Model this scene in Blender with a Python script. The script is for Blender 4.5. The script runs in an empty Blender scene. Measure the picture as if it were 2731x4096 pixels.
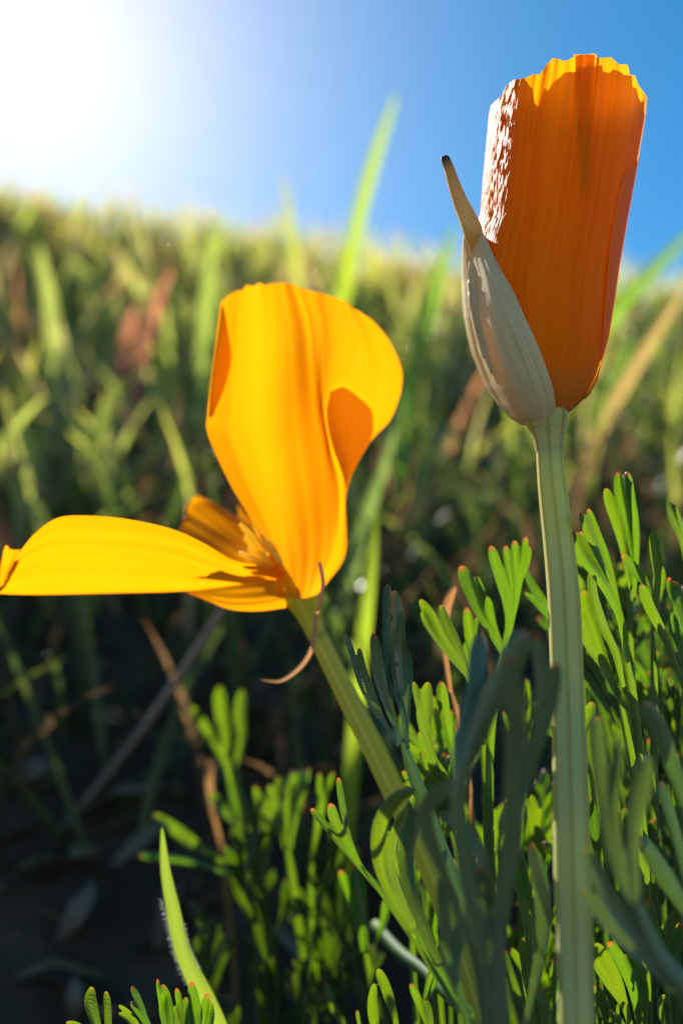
import bpy, math, random
import numpy as np
from mathutils import Vector, Matrix, noise

# ------------------------------------------------------------------ camera
S = bpy.context.scene
C = S.collection
R = math.radians
PITCH = R(10.0)
CAMZ = 0.09                       # camera 9 cm above the soil, real-world metres throughout
FPX = 3408.0                      # focal length in photo pixels (vertical field about 62 degrees)
cam_d = bpy.data.cameras.new('camera')
cam = bpy.data.objects.new('camera', cam_d)
C.objects.link(cam)
cam.location = (0, 0, CAMZ)
cam.rotation_euler = (R(90) + PITCH, 0, 0)
cam_d.sensor_fit = 'VERTICAL'
cam_d.sensor_height = 5.05
cam_d.sensor_width = 3.37
cam_d.lens = 5.05 * FPX / 4096.0
cam_d.clip_start = 0.004
cam_d.clip_end = 2000
cam_d.dof.use_dof = True
cam_d.dof.focus_distance = 0.0905
cam_d.dof.aperture_fstop = 1.65
S.camera = cam
RT = Vector((1, 0, 0))
FW = Vector((0, math.cos(PITCH), math.sin(PITCH)))
UP = Vector((0, -math.sin(PITCH), math.cos(PITCH)))

# ------------------------------------------------------------------ sun and sky
sun_dir = (FW + RT * ((120 - 1365.5) / FPX) + UP * ((2048 - 60) / FPX)).normalized()   # towards the sun
SUN_EL = math.asin(sun_dir.z)
SUN_AZ = math.atan2(sun_dir.x, sun_dir.y)      # clockwise from +Y
w = bpy.data.worlds.new('World')
S.world = w
w.use_nodes = True
nt = w.node_tree
sky = nt.nodes.new('ShaderNodeTexSky')
sky.sky_type = 'NISHITA'
sky.sun_disc = False
sky.sun_elevation = SUN_EL
sky.sun_rotation = SUN_AZ
sky.altitude = 300
sky.air_density = 1.0
sky.dust_density = 0.45
sky.ozone_density = 1.2
bg = nt.nodes['Background']
bg.inputs['Strength'].default_value = 0.072
hs = nt.nodes.new('ShaderNodeHueSaturation')      # the deep blue of a clear spring sky
hs.inputs['Saturation'].default_value = 1.5
hs.inputs['Hue'].default_value = .488
nt.links.new(sky.outputs[0], hs.inputs['Color'])
nt.links.new(hs.outputs[0], bg.inputs[0])
sl = bpy.data.lights.new('sun', 'SUN')
sl.energy = 5.0
sl.angle = R(0.53)
sl.color = (1.0, 0.94, 0.84)
so = bpy.data.objects.new('sun', sl)
C.objects.link(so)
so.rotation_euler = (-sun_dir).to_track_quat('-Z', 'Y').to_euler()
S.view_settings.view_transform = 'Standard'
S.view_settings.look = 'None'
S.view_settings.exposure = 1.1
S.view_settings.gamma = 1
S.render.engine = 'CYCLES'
S.cycles.use_denoising = True
S.cycles.max_bounces = 9
S.cycles.diffuse_bounces = 5
S.cycles.glossy_bounces = 3
S.cycles.transmission_bounces = 6
S.cycles.transparent_max_bounces = 8
S.cycles.sample_clamp_indirect = 5
S.cycles.sample_clamp_direct = 14
S.cycles.caustics_reflective = False
S.cycles.caustics_refractive = False

# ------------------------------------------------------------------ helpers
rng = random.Random(11)

def P(px, py, d):
    """a point of the place: photo pixel and distance along the view axis in cm"""
    d = d * 0.01
    return cam.location + FW * d + RT * ((px - 1365.5) / FPX * d) + UP * ((2048 - py) / FPX * d)

def pxm(n, d):
    return n / FPX * d * 0.01       # pixels at a distance -> metres

def Z1(x, y): return 1700 + .7014 * x, 150 + .7014 * y     # close-up readings of the bud
def Z2(x, y): return 1.0842 * x, 1050 + 1.0842 * y         # close-up readings of the open flower

def cr(pts, n):
    """Catmull-Rom resample of an (m,k) array to n rows"""
    p = np.asarray(pts, float)
    m = len(p)
    if m == 2:
        t = np.linspace(0, 1, n)[:, None]
        return p[0] * (1 - t) + p[1] * t
    q = np.vstack([2 * p[0] - p[1], p, 2 * p[-1] - p[-2]])
    t = np.linspace(0, m - 1, n)
    i = np.minimum(t.astype(int), m - 2)
    f = (t - i)[:, None]
    a, b, c, d = q[i], q[i + 1], q[i + 2], q[i + 3]
    return .5 * (2 * b + (c - a) * f + (2 * a - 5 * b + 4 * c - d) * f ** 2 + (3 * b - a - 3 * c + d) * f ** 3)

def net(ctrl, nu, nv):
    """control grid rows x cols x 3 -> nu x nv x 3"""
    c = np.asarray(ctrl, float)
    r = cr(c.reshape(c.shape[0], -1), nu).reshape(nu, c.shape[1], 3)
    r = r.transpose(1, 0, 2)
    r = cr(r.reshape(r.shape[0], -1), nv).reshape(nv, nu, 3)
    return r.transpose(1, 0, 2)

def make_mesh(name, verts, faces, uvs, mat, smooth=True, attr=None):
    me = bpy.data.meshes.new(name)
    me.from_pydata([tuple(v) for v in verts], [], faces)
    if uvs is not None:
        ul = me.uv_layers.new(name='UVMap')
        idx = np.empty(len(me.loops), np.int32)
        me.loops.foreach_get('vertex_index', idx)
        ul.data.foreach_set('uv', np.asarray(uvs, np.float32)[idx].ravel())
    if attr is not None:
        a = me.attributes.new('tint', 'FLOAT_COLOR', 'POINT')
        a.data.foreach_set('color', np.asarray(attr, np.float32).ravel())
    if smooth:
        me.polygons.foreach_set('use_smooth', [True] * len(me.polygons))
    if mat is not None:
        for m in (mat if isinstance(mat, (list, tuple)) else [mat]):
            me.materials.append(m)
    return me

def obj(name, me, parent=None):
    o = bpy.data.objects.new(name, me)
    C.objects.link(o)
    if parent is not None:
        o.parent = parent
    return o

def tag(o, label, cat=None, group=None, kind=None):
    o['label'] = label
    if cat: o['category'] = cat
    if group: o['group'] = group
    if kind: o['kind'] = kind
    return o

def thing(name, base, label, cat, group=None):
    o = bpy.data.objects.new(name, None)
    o.empty_display_size = 0.004
    C.objects.link(o)
    o.location = base
    return tag(o, label, cat, group)

def grid_faces(nu, nv, off=0):
    return [(off + i * nv + j, off + i * nv + j + 1, off + (i + 1) * nv + j + 1, off + (i + 1) * nv + j)
            for i in range(nu - 1) for j in range(nv - 1)]

def sheet(name, g, mat, parent, base):
    nu, nv = g.shape[:2]
    v = g.reshape(-1, 3) - np.array(base)
    uv = [(j / (nv - 1), i / (nu - 1)) for i in range(nu) for j in range(nv)]
    return obj(name, make_mesh(name, v, grid_faces(nu, nv), uv, mat), parent)

def tube_data(path, radii, nseg=14, n=40, ribs=0, rib=0.0, cap=True, flat=1.0):
    """swept tube through world points; returns verts, faces, uvs"""
    pr = np.hstack([np.array([tuple(p) for p in path]), np.array(radii, float)[:, None]])
    pr = cr(pr, n)
    p, r = pr[:, :3], np.maximum(pr[:, 3], 1e-6)
    t = np.gradient(p, axis=0)
    t /= np.linalg.norm(t, axis=1)[:, None]
    ref = np.array(tuple(RT))
    vs, uv = [], []
    for i in range(n):
        a = ref - t[i] * ref.dot(t[i]); a /= np.linalg.norm(a)
        b = np.cross(t[i], a)
        for j in range(nseg):
            th = 2 * math.pi * j / nseg
            rr = r[i] * (1 + rib * math.cos(ribs * th)) if ribs else r[i]
            vs.append(p[i] + rr * (math.cos(th) * a + math.sin(th) * b * flat))
            uv.append((j / nseg, i / (n - 1)))
    fs = [(i * nseg + j, i * nseg + (j + 1) % nseg, (i + 1) * nseg + (j + 1) % nseg, (i + 1) * nseg + j)
          for i in range(n - 1) for j in range(nseg)]
    if cap:
        fs.append(tuple(range(nseg - 1, -1, -1)))
        fs.append(tuple((n - 1) * nseg + j for j in range(nseg)))
    return vs, fs, uv

def tube(name, path, radii, mat, parent, base, **k):
    v, f, uv = tube_data(path, radii, **k)
    return obj(name, make_mesh(name, np.array(v) - np.array(base), f, uv, mat), parent)

def ribbon_data(path, width, n=12, yaw=0.0, fold=0.25, tip=0.16, base_w=0.4, nv=5, face=None, belly=.62):
    """leaf strip: world path base -> tip, width in m"""
    p = cr(np.array([tuple(q) for q in path]), 60)
    cl = np.concatenate([[0], np.cumsum(np.linalg.norm(np.diff(p, axis=0), axis=1))]); cl /= cl[-1]
    ss = 1 - (1 - np.linspace(0, 1, n)) ** 1.5            # closer rings near the tip
    p = np.stack([np.interp(ss, cl, p[:, k]) for k in range(3)], 1)
    t = np.gradient(p, axis=0)
    t /= np.linalg.norm(t, axis=1)[:, None]
    vs, uv = [], []
    ln = float(np.linalg.norm(np.diff(p, axis=0), axis=1).sum())
    for i in range(n):
        s = float(ss[i])
        f = np.array(face) if face is not None else p[i] - np.array(tuple(cam.location))
        f = f / np.linalg.norm(f)
        sd = np.cross(t[i], f); sd /= np.linalg.norm(sd)
        nn = np.cross(sd, t[i])
        a = math.cos(yaw) * sd + math.sin(yaw) * nn
        b = np.cross(a, t[i])
        k = min(1, s / belly)
        prof = base_w + (1 - base_w) * k * k * (3 - 2 * k)
        if s > 1 - tip:
            q = (s - 1 + tip) / tip
            prof *= max(0.0, 1 - q ** 2.1) ** .62 * .97 + .03
        for j in range(nv):
            c = 2 * j / (nv - 1) - 1
            c *= 1 + .16 * noise.noise(Vector((s * 4.5 + 7 * p[0][0] * 900, 3 * (c > 0), p[0][2] * 900)))
            vs.append(p[i] + a * (c * .5 * width * prof) + b * (fold * width * prof * .5 * (c * c - .4)))
            uv.append((j / (nv - 1), 1 - (1 - s) * ln / .01))
    return vs, grid_faces(n, nv), uv

def ribbons(name, lst, mat, parent, base):
    V, F, U = [], [], []
    for (v, f, u) in lst:
        o = len(V)
        V += list(v); U += u
        F += [tuple(i + o for i in q) for q in f]
    return obj(name, make_mesh(name, np.array(V) - np.array(base), F, U, mat), parent)

# ------------------------------------------------------------------ materials
def mat(name):
    m = bpy.data.materials.new(name)
    m.use_nodes = True
    t = m.node_tree
    t.nodes.clear()
    out = t.nodes.new('ShaderNodeOutputMaterial')
    return m, t, out
def nd(t, kind, **k):
    n = t.nodes.new(kind)
    for a, b in k.items(): setattr(n, a, b)
    return n
def lk(t, a, b): t.links.new(a, b)
def ramp(t, fac, stops, interp='LINEAR'):
    r = nd(t, 'ShaderNodeValToRGB')
    r.color_ramp.interpolation = interp
    e = r.color_ramp.elements
    while len(e) < len(stops): e.new(0.5)
    for x, (p, c) in zip(e, stops):
        x.position = p
        x.color = (c[0], c[1], c[2], 1) if len(c) == 3 else c
    lk(t, fac, r.inputs[0])
    return r.outputs[0]
def mixc(t, fac, a, b, mode='MIX'):
    m = nd(t, 'ShaderNodeMix', data_type='RGBA', blend_type=mode)
    for s, v in ((m.inputs[0], fac), (m.inputs[6], a), (m.inputs[7], b)):
        if hasattr(v, 'node'): lk(t, v, s)
        elif isinstance(v, (int, float)): s.default_value = v
        else: s.default_value = (*v, 1)
    return m.outputs[2]
def uvnoise(t, sx, sy, scale, detail=3, dist=0.0):
    uv = nd(t, 'ShaderNodeUVMap')
    mp = nd(t, 'ShaderNodeMapping')
    mp.inputs['Scale'].default_value = (sx, sy, 1)
    lk(t, uv.outputs[0], mp.inputs[0])
    n = nd(t, 'ShaderNodeTexNoise')
    n.inputs['Scale'].default_value = scale
    n.inputs['Detail'].default_value = detail
    n.inputs['Distortion'].default_value = dist
    lk(t, mp.outputs[0], n.inputs[0])
    return n.outputs[0], uv
def leafy(t, out, dcol, tcol, tfac=0.5, rough=0.45, spec=0.5, bump=None, bstr=0.2, bdist=0.0003, stint=None):
    """thin leaf or petal: a glossy diffuse skin that lets light through"""
    pr = nd(t, 'ShaderNodeBsdfPrincipled')
    pr.inputs['Roughness'].default_value = rough
    pr.inputs['Specular IOR Level'].default_value = spec
    if stint: pr.inputs['Specular Tint'].default_value = (*stint, 1)
    tr = nd(t, 'ShaderNodeBsdfTranslucent')
    for c, s in ((dcol, pr.inputs['Base Color']), (tcol, tr.inputs['Color'])):
        if hasattr(c, 'node'): lk(t, c, s)
        else: s.default_value = (*c, 1)
    mx = nd(t, 'ShaderNodeMixShader')
    mx.inputs[0].default_value = tfac
    lk(t, pr.outputs[0], mx.inputs[1]); lk(t, tr.outputs[0], mx.inputs[2])
    if bump is not None:
        b = nd(t, 'ShaderNodeBump')
        b.inputs['Strength'].default_value = bstr
        b.inputs['Distance'].default_value = bdist
        lk(t, bump, b.inputs['Height'])
        lk(t, b.outputs[0], pr.inputs['Normal'])
        lk(t, b.outputs[0], tr.inputs['Normal'])
    lk(t, mx.outputs[0], out.inputs[0])

def petal_mat(name, d0, d1, t0, t1, base_d, base_t, bstr=.25, crinkle=False, tfac=.55, con=(.35, 1.25)):
    m, t, out = mat(name)
    n1, uv = uvnoise(t, 60, .35, 2.2, 4)               # fine veins along the petal
    n2, _ = uvnoise(t, 5, .3, 1.3, 2)                  # broad streaks
    sx = nd(t, 'ShaderNodeSeparateXYZ'); lk(t, uv.outputs[0], sx.inputs[0])
    ma = nd(t, 'ShaderNodeMath', operation='MULTIPLY_ADD'); lk(t, n1, ma.inputs[0])
    ma.inputs[1].default_value = .6; lk(t, n2, ma.inputs[2])
    f = ramp(t, ma.outputs[0], [(con[0], (0, 0, 0)), (con[1], (1, 1, 1))])
    dc = mixc(t, f, d0, d1); tc = mixc(t, f, t0, t1)
    bf = ramp(t, sx.outputs[1], [(0.0, (1, 1, 1)), (.17, (0, 0, 0))])
    dc = mixc(t, bf, dc, base_d); tc = mixc(t, bf, tc, base_t)
    bump = n1
    if crinkle:
        n3, _ = uvnoise(t, 30, 14, 2.4, 3, .3)
        lm = ramp(t, sx.outputs[0], [(.02, (1, 1, 1)), (.30, (0, 0, 0))])
        b3 = mixc(t, 1.0, n3, lm, 'MULTIPLY')
        ad = nd(t, 'ShaderNodeMath', operation='MULTIPLY_ADD')
        lk(t, b3, ad.inputs[0]); ad.inputs[1].default_value = 4.0
        lk(t, n1, ad.inputs[2])
        bump = ad.outputs[0]
    leafy(t, out, dc, tc, tfac, .50, .13, bump, bstr, .0004, (1.0, .72, .30))
    return m

M = {}
M['petal_bud'] = petal_mat('orange_petal', (.70, .20, .003), (.90, .36, .008), (.80, .26, .002), (.98, .50, .004),
                           (.55, .30, .06), (.75, .38, .05), .45, True, con=(.55, 1.05))
M['petal_side'] = petal_mat('skylit_orange_petal', (.82, .30, .06), (.90, .36, .08), (.95, .33, .02), (1.0, .42, .03),
                            (.6, .32, .08), (.75, .36, .05), .2)  # paler tone paints in the sky light on the bud's right side
M['petal_open'] = petal_mat('yellow_orange_petal', (.82, .27, .003), (.88, .34, .005), (.90, .27, .001), (.92, .385, .002),
                            (.9, .30, .01), (1.0, .36, .004), .06, tfac=.62)

def plain(name, stops, sx, sy, scale, tfac=None, tcol=None, rough=.6, spec=.3, bstr=.3, detail=4):
    m, t, out = mat(name)
    n, uv = uvnoise(t, sx, sy, scale, detail)
    col = ramp(t, n, stops)
    if tfac is None:
        pr = nd(t, 'ShaderNodeBsdfPrincipled')
        pr.inputs['Roughness'].default_value = rough
        pr.inputs['Specular IOR Level'].default_value = spec
        lk(t, col, pr.inputs['Base Color'])
        b = nd(t, 'ShaderNodeBump'); b.inputs['Strength'].default_value = bstr; b.inputs['Distance'].default_value = .0003
        lk(t, n, b.inputs['Height']); lk(t, b.outputs[0], pr.inputs['Normal'])
        lk(t, pr.outputs[0], out.inputs[0])
    else:
        leafy(t, out, col, tcol, tfac, rough, spec, n, bstr)
    return m

M['fold_or_shade_flap'] = petal_mat('folded_edge_or_shade_flap', (.85, .40, .02), (.9, .45, .03), (1.0, .62, .03), (1.0, .68, .04), (.9, .4, .02), (1.0, .6, .02), .06, tfac=.34)  # translucency kept low so the added flap darkens the lobe
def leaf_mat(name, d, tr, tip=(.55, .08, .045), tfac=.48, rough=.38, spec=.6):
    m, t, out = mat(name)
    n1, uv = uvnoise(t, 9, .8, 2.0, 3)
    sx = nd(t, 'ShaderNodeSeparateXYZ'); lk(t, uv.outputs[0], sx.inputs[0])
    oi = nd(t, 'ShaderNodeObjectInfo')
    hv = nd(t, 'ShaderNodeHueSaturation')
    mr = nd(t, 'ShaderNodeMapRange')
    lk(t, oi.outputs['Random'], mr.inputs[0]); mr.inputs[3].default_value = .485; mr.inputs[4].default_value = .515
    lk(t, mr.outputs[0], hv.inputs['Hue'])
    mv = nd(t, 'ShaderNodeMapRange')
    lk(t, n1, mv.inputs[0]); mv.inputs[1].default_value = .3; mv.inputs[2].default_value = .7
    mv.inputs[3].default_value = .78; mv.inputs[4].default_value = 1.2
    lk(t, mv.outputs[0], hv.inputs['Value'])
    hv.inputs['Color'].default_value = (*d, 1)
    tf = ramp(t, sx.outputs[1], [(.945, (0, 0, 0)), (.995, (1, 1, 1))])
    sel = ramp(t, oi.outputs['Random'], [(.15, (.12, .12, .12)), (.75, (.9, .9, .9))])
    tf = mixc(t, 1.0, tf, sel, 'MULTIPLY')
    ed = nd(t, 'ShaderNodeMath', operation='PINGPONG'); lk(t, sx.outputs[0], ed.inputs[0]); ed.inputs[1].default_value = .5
    ef = ramp(t, ed.outputs[0], [(.0, (.6, .6, .6)), (.10, (0, 0, 0))])  # rim light on leaf edges painted in as a paler margin
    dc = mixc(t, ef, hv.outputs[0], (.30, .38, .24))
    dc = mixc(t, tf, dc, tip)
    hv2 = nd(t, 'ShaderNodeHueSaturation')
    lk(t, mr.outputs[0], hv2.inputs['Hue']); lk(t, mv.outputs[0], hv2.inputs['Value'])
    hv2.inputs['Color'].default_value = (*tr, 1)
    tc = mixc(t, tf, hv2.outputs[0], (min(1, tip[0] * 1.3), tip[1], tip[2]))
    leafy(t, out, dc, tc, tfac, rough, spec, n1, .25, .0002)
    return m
M['petiole'] = plain('petiole_green', [(.3, (.075, .15, .065)), (.7, (.12, .21, .09))], 8, 1, 2, .3, (.16, .30, .02), .6, .2)
M['leaf'] = leaf_mat('poppy_leaf_green', (.062, .122, .052), (.170, .305, .003), tfac=.45)
M['leaf_half_shade'] = leaf_mat('poppy_leaf_half_shade', (.052, .105, .050), (.095, .195, .004), tfac=.42)  # same leaf with shade put into the colour, darkens the right mass
M['leaf_near_shade'] = leaf_mat('poppy_leaf_glaucous_shade', (.110, .178, .098), (.09, .17, .012), tfac=.25)  # near leaves: shade put in as greyer green and weak translucency
M['leaf_clump_shade'] = leaf_mat('poppy_leaf_clump_shade', (.045, .078, .028), (.072, .135, .002), (.16, .13, .04))  # left clump: shade painted in as darker colour and translucency
M['leaf_dry'] = leaf_mat('dry_tan_leaf', (.30, .17, .08), (.45, .22, .07), (.25, .13, .08))

# stem: fleshy green with pale yellow ribs running along it
def stem_mat(name, ribs, a, b, line, tcol, bottom=None):
    m, t, out = mat(name)
    n, uv = uvnoise(t, 30, 1.2, 1.6, 4)
    sx = nd(t, 'ShaderNodeSeparateXYZ'); lk(t, uv.outputs[0], sx.inputs[0])
    mu = nd(t, 'ShaderNodeMath', operation='MULTIPLY'); lk(t, sx.outputs[0], mu.inputs[0]); mu.inputs[1].default_value = ribs * 2 * math.pi
    co = nd(t, 'ShaderNodeMath', operation='COSINE'); lk(t, mu.outputs[0], co.inputs[0])
    f = ramp(t, co.outputs[0], [(.0, (0, 0, 0)), (.55, (.15, .15, .15)), (.95, (1, 1, 1))])
    c = mixc(t, n, a, b)
    if bottom: c = mixc(t, ramp(t, sx.outputs[1], [(.1, (0, 0, 0)), (.75, (1, 1, 1))]), c, bottom)
    c = mixc(t, f, c, line)
    leafy(t, out, c, tcol, .30, .5, .45, n, .3, .0002)
    return m
M['stem'] = stem_mat('bud_stem_green', 7, (.48, .52, .22), (.64, .66, .32), (.44, .36, .10), (.56, .62, .08), (.60, .60, .22))
M['stem2'] = stem_mat('flower_stem_green', 7, (.34, .36, .05), (.46, .46, .08), (.62, .56, .12), (.60, .62, .03))
M['torus'] = plain('receptacle_pale_green', [(.3, (.40, .44, .20)), (.7, (.55, .58, .30))], 14, 1, 2, .25, (.5, .5, .15), .5, .4, .2)
M['torus2'] = plain('receptacle_cream_green', [(.3, (.42, .44, .22)), (.7, (.58, .56, .32))], 14, 1, 2, .3, (.65, .5, .1), .5, .4, .2)
M['dry_strip'] = plain('dry_sepal_strip', [(.3, (.50, .28, .13)), (.7, (.72, .52, .34))], 3, 8, 2, .4, (.5, .25, .1), .6, .3, .3)
M['stamen'] = plain('stamen_yellow', [(.3, (.95, .66, .05)), (.7, (.98, .78, .10))], 6, 6, 3, .5, (1, .75, .05), .5, .3, .3)

m, t, out = mat('sepal_cap_cream')
n, uv = uvnoise(t, 22, .7, 2.4, 5)
n2, _ = uvnoise(t, 30, 30, 2.2, 2)
sx = nd(t, 'ShaderNodeSeparateXYZ'); lk(t, uv.outputs[0], sx.inputs[0])
c = ramp(t, n, [(.25, (.54, .53, .27)), (.6, (.72, .70, .42)), (.8, (.80, .77, .52))])
c = mixc(t, ramp(t, sx.outputs[1], [(0, (.5, .5, .5)), (.30, (0, 0, 0))]), c, (.66, .50, .28))
sp = ramp(t, n2, [(.70, (0, 0, 0)), (.76, (1, 1, 1))])
sp = mixc(t, 1.0, sp, ramp(t, sx.outputs[1], [(.5, (0, 0, 0)), (.95, (.9, .9, .9))]), 'MULTIPLY')
c = mixc(t, sp, c, (.18, .08, .09))
leafy(t, out, c, (.55, .50, .25), .28, .45, .5, n, .35, .0003)
M['sepal'] = m

m, t, out = mat('sepal_spike')
n, uv = uvnoise(t, 18, 1, 2.4, 5)
n2, _ = uvnoise(t, 10, 22, 2.2, 2)
sx = nd(t, 'ShaderNodeSeparateXYZ'); lk(t, uv.outputs[0], sx.inputs[0])
c = ramp(t, sx.outputs[1], [(0, (.80, .76, .50)), (.35, (.86, .72, .30)), (.66, (.70, .40, .16)), (.90, (.14, .045, .05)), (1, (.05, .02, .025))])
c = mixc(t, mixc(t, .5, n, n, 'MIX'), c, (.60, .46, .16))
c = mixc(t, ramp(t, sx.outputs[1], [(.74, (0, 0, 0)), (.86, (1, 1, 1))]), c, (.06, .022, .028))
c = mixc(t, ramp(t, n2, [(.64, (0, 0, 0)), (.70, (1, 1, 1))]), c, (.16, .05, .04))
leafy(t, out, c, mixc(t, .6, c, (1.0, .72, .2), 'MULTIPLY'), .3, .5, .4, n, .4, .0003)
M['spike'] = m

# grass: colour of each blade comes with its geometry
m, t, out = mat('grass_blades')
a = nd(t, 'ShaderNodeAttribute', attribute_name='tint')
tc = mixc(t, 1.0, a.outputs['Color'], (1.25, 1.22, .75), 'MULTIPLY')
leafy(t, out, a.outputs['Color'], tc, .55, .40, .5)
M['grass'] = m

m, t, out = mat('soil')
tcn = nd(t, 'ShaderNodeNewGeometry')
n = nd(t, 'ShaderNodeTexNoise'); n.inputs['Scale'].default_value = 45; n.inputs['Detail'].default_value = 7
lk(t, tcn.outputs['Position'], n.inputs[0])
v = nd(t, 'ShaderNodeTexVoronoi'); v.inputs['Scale'].default_value = 160; lk(t, tcn.outputs['Position'], v.inputs[0])
c = ramp(t, n.outputs[0], [(.3, (.026, .015, .009)), (.55, (.052, .031, .020)), (.75, (.10, .064, .042))])
ln_ = nd(t, 'ShaderNodeVectorMath', operation='DISTANCE'); lk(t, tcn.outputs['Position'], ln_.inputs[0]); ln_.inputs[1].default_value = (0, .35, .1)
far = nd(t, 'ShaderNodeMapRange'); lk(t, ln_.outputs['Value'], far.inputs[0]); far.inputs[1].default_value = .45; far.inputs[2].default_value = .9
straw = ramp(t, n.outputs[0], [(.3, (.22, .18, .09)), (.7, (.42, .34, .18))])  # paler straw tone on outlying ground, added to bounce warm light
c = mixc(t, far.outputs[0], c, straw)
pr = nd(t, 'ShaderNodeBsdfPrincipled'); pr.inputs['Roughness'].default_value = .95
lk(t, c, pr.inputs['Base Color'])
b = nd(t, 'ShaderNodeBump'); b.inputs['Distance'].default_value = .004; b.inputs['Strength'].default_value = .8
lk(t, mixc(t, .5, n.outputs[0], v.outputs[0]), b.inputs['Height']); lk(t, b.outputs[0], pr.inputs['Normal'])
lk(t, pr.outputs[0], out.inputs[0])
M['soil'] = m

# ------------------------------------------------------------------ ground: level soil, a steep grassy bank, then open land
def gz(x, y):
    k = max(0.0, y - .13)
    if y < .80: z = .70 * k * (1 if k > .06 else k / .06)
    else:
        z = .70 * .67 + .70 * (1 - math.exp(-(y - .80) / .08)) * .08 - .035 * max(0, y - 1.2)
    nx = 1 / (1 + max(0, y - 1.5))
    z += nx * (.030 * noise.noise(Vector((x * 4, y * 4, 1))) * min(1, k * 6) + .004 * noise.noise(Vector((x * 40, y * 40, 3))))
    z += nx * min(1, k * 1.6) * (-.075) * max(-1.5, min(1.5, x / .5))       # the bank drops a little to the right
    return z
ys = np.concatenate([np.linspace(-.6, 1.4, 150), np.geomspace(1.45, 600, 40)])
xs_ = np.concatenate([-np.geomspace(600, .65, 26), np.linspace(-.6, .6, 110), np.geomspace(.65, 600, 26)])
gv = [(x, y, gz(x, y)) for y in ys for x in xs_]
g = obj('ground', make_mesh('ground', gv, grid_faces(len(ys), len(xs_)), None, M['soil']))
tag(g, 'dark brown soil rising into a steep grassy bank', kind='structure')

# ------------------------------------------------------------------ grass on the bank
def blades(name, n, seed, place, size, tints, label, cat, seg=6):
    r = random.Random(seed)
    V, F, T = [], [], []
    for _ in range(n):
        x, y = place(r)
        L, W = size(r, y)
        z = gz(x, y) - .004
        az = r.uniform(0, 2 * math.pi); lean = abs(r.gauss(0, .30)); bend = r.uniform(.1, .9)
        face = r.uniform(0, math.pi)
        sd = Vector((math.cos(face), math.sin(face), 0))
        col = tints(r)
        k = r.uniform(.75, 1.2)
        col = [c * k for c in col]
        o = len(V)
        p = Vector((x, y, z)); th = lean
        for i in range(seg + 1):
            s = i / seg
            wd = W * (.75 + .5 * s if s < .4 else .95 * (1 - ((s - .4) / .6) ** 1.8) + .02)
            V += [tuple(p - sd * wd * .5), tuple(p + sd * wd * .5)]
            f = s ** 6 * .25
            cc = [col[0] * (1 + f), col[1] * (1 - .2 * f), col[2], 1]
            T += [cc, cc]
            th += bend * .22
            p = p + Vector((math.cos(az) * math.sin(th), math.sin(az) * math.sin(th), math.cos(th))) * (L / seg)
        F += [(o + 2 * i, o + 2 * i + 1, o + 2 * i + 3, o + 2 * i + 2) for i in range(seg)]
    o = obj(name, make_mesh(name, V, F, None, M['grass'], attr=T))
    return tag(o, label, cat, kind='stuff')

def tint_grass(r):
    q = r.random()
    if q < .36: return (.32 + r.uniform(0, .12), .41 + r.uniform(0, .08), .09)
    if q < .66: return (.42, .47 + r.uniform(0, .06), .13)
    if q < .82: return (.52, .48, .24)
    if q < .95: return (.58, .44, .25)
    return (.44, .20, .13)
def place_bank(r):
    y = .26 + (r.random() ** .8) * .66
    return r.uniform(-.34 - .45 * y, .34 + .45 * y), y
blades('grass', 3600, 3, place_bank, lambda r, y: (r.uniform(.04, .085), r.uniform(.0028, .0052)), tint_grass,
       'long green and straw coloured grass covering the bank', 'grass')
def tint_weed(r):
    q = r.random()
    if q < .6: return (.34 + r.uniform(0, .12), .38 + r.uniform(0, .09), .13)
    if q < .9: return (.46, .46, .22)
    return (.45, .16, .12)
blades('low_weeds', 6500, 8, place_bank, lambda r, y: (r.uniform(.018, .045), r.uniform(.004, .008)), tint_weed,
       'low broad leaved weeds between the grass on the bank', 'weeds', seg=5)
def place_low(r):
    return r.uniform(-.40, .45), r.uniform(.19, .34)
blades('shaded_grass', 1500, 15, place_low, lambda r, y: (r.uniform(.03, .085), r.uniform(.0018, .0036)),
       lambda r: (.10, .15, .04) if r.random() < .6 else (.14, .09, .06),  # shade is put into these darker blade tints
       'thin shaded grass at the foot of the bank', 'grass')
def place_crest(r):
    return r.uniform(-.8, .8), r.uniform(.86, 1.15)
blades('crest_grass', 1500, 5, place_crest, lambda r, y: (r.uniform(.04, .09), r.uniform(.0025, .0045)), tint_grass,
       'backlit grass along the crest of the bank', 'grass')

def litter(n, seed):
    r = random.Random(seed); V, F, T = [], [], []
    for _ in range(n):
        x, y = r.uniform(-.32, .32), .13 + .42 * r.random() ** 1.4
        L, W = r.uniform(.006, .028), r.uniform(.0015, .006)
        a = r.uniform(0, 6.28); up = r.uniform(-.1, .5)
        u = Vector((math.cos(a), math.sin(a), up)); sd = Vector((-math.sin(a), math.cos(a), r.uniform(-.5, .5)))
        c = r.choice(((.30, .16, .08), (.40, .26, .13), (.16, .09, .05), (.46, .34, .20)))
        o = len(V); z = gz(x, y) + .001
        for i in range(4):
            q = i / 3
            p = Vector((x, y, z + .004 * math.sin(q * 3.1) * r.random())) + u * (L * (q - .3))
            wq = W * (.35 + 1.3 * q * (1 - q) * 2)
            V += [tuple(p - sd * wq * .5), tuple(p + sd * wq * .5)]; T += [(*c, 1)] * 2
        F += [(o + 2 * i, o + 2 * i + 1, o + 2 * i + 3, o + 2 * i + 2) for i in range(3)]
    return tag(obj('leaf_litter', make_mesh('leaf_litter', V, F, None, M['grass'], attr=T)), 'brown dead straw and leaf bits strewn over the dark soil', 'litter', kind='stuff')
litter(2600, 31)

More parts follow.
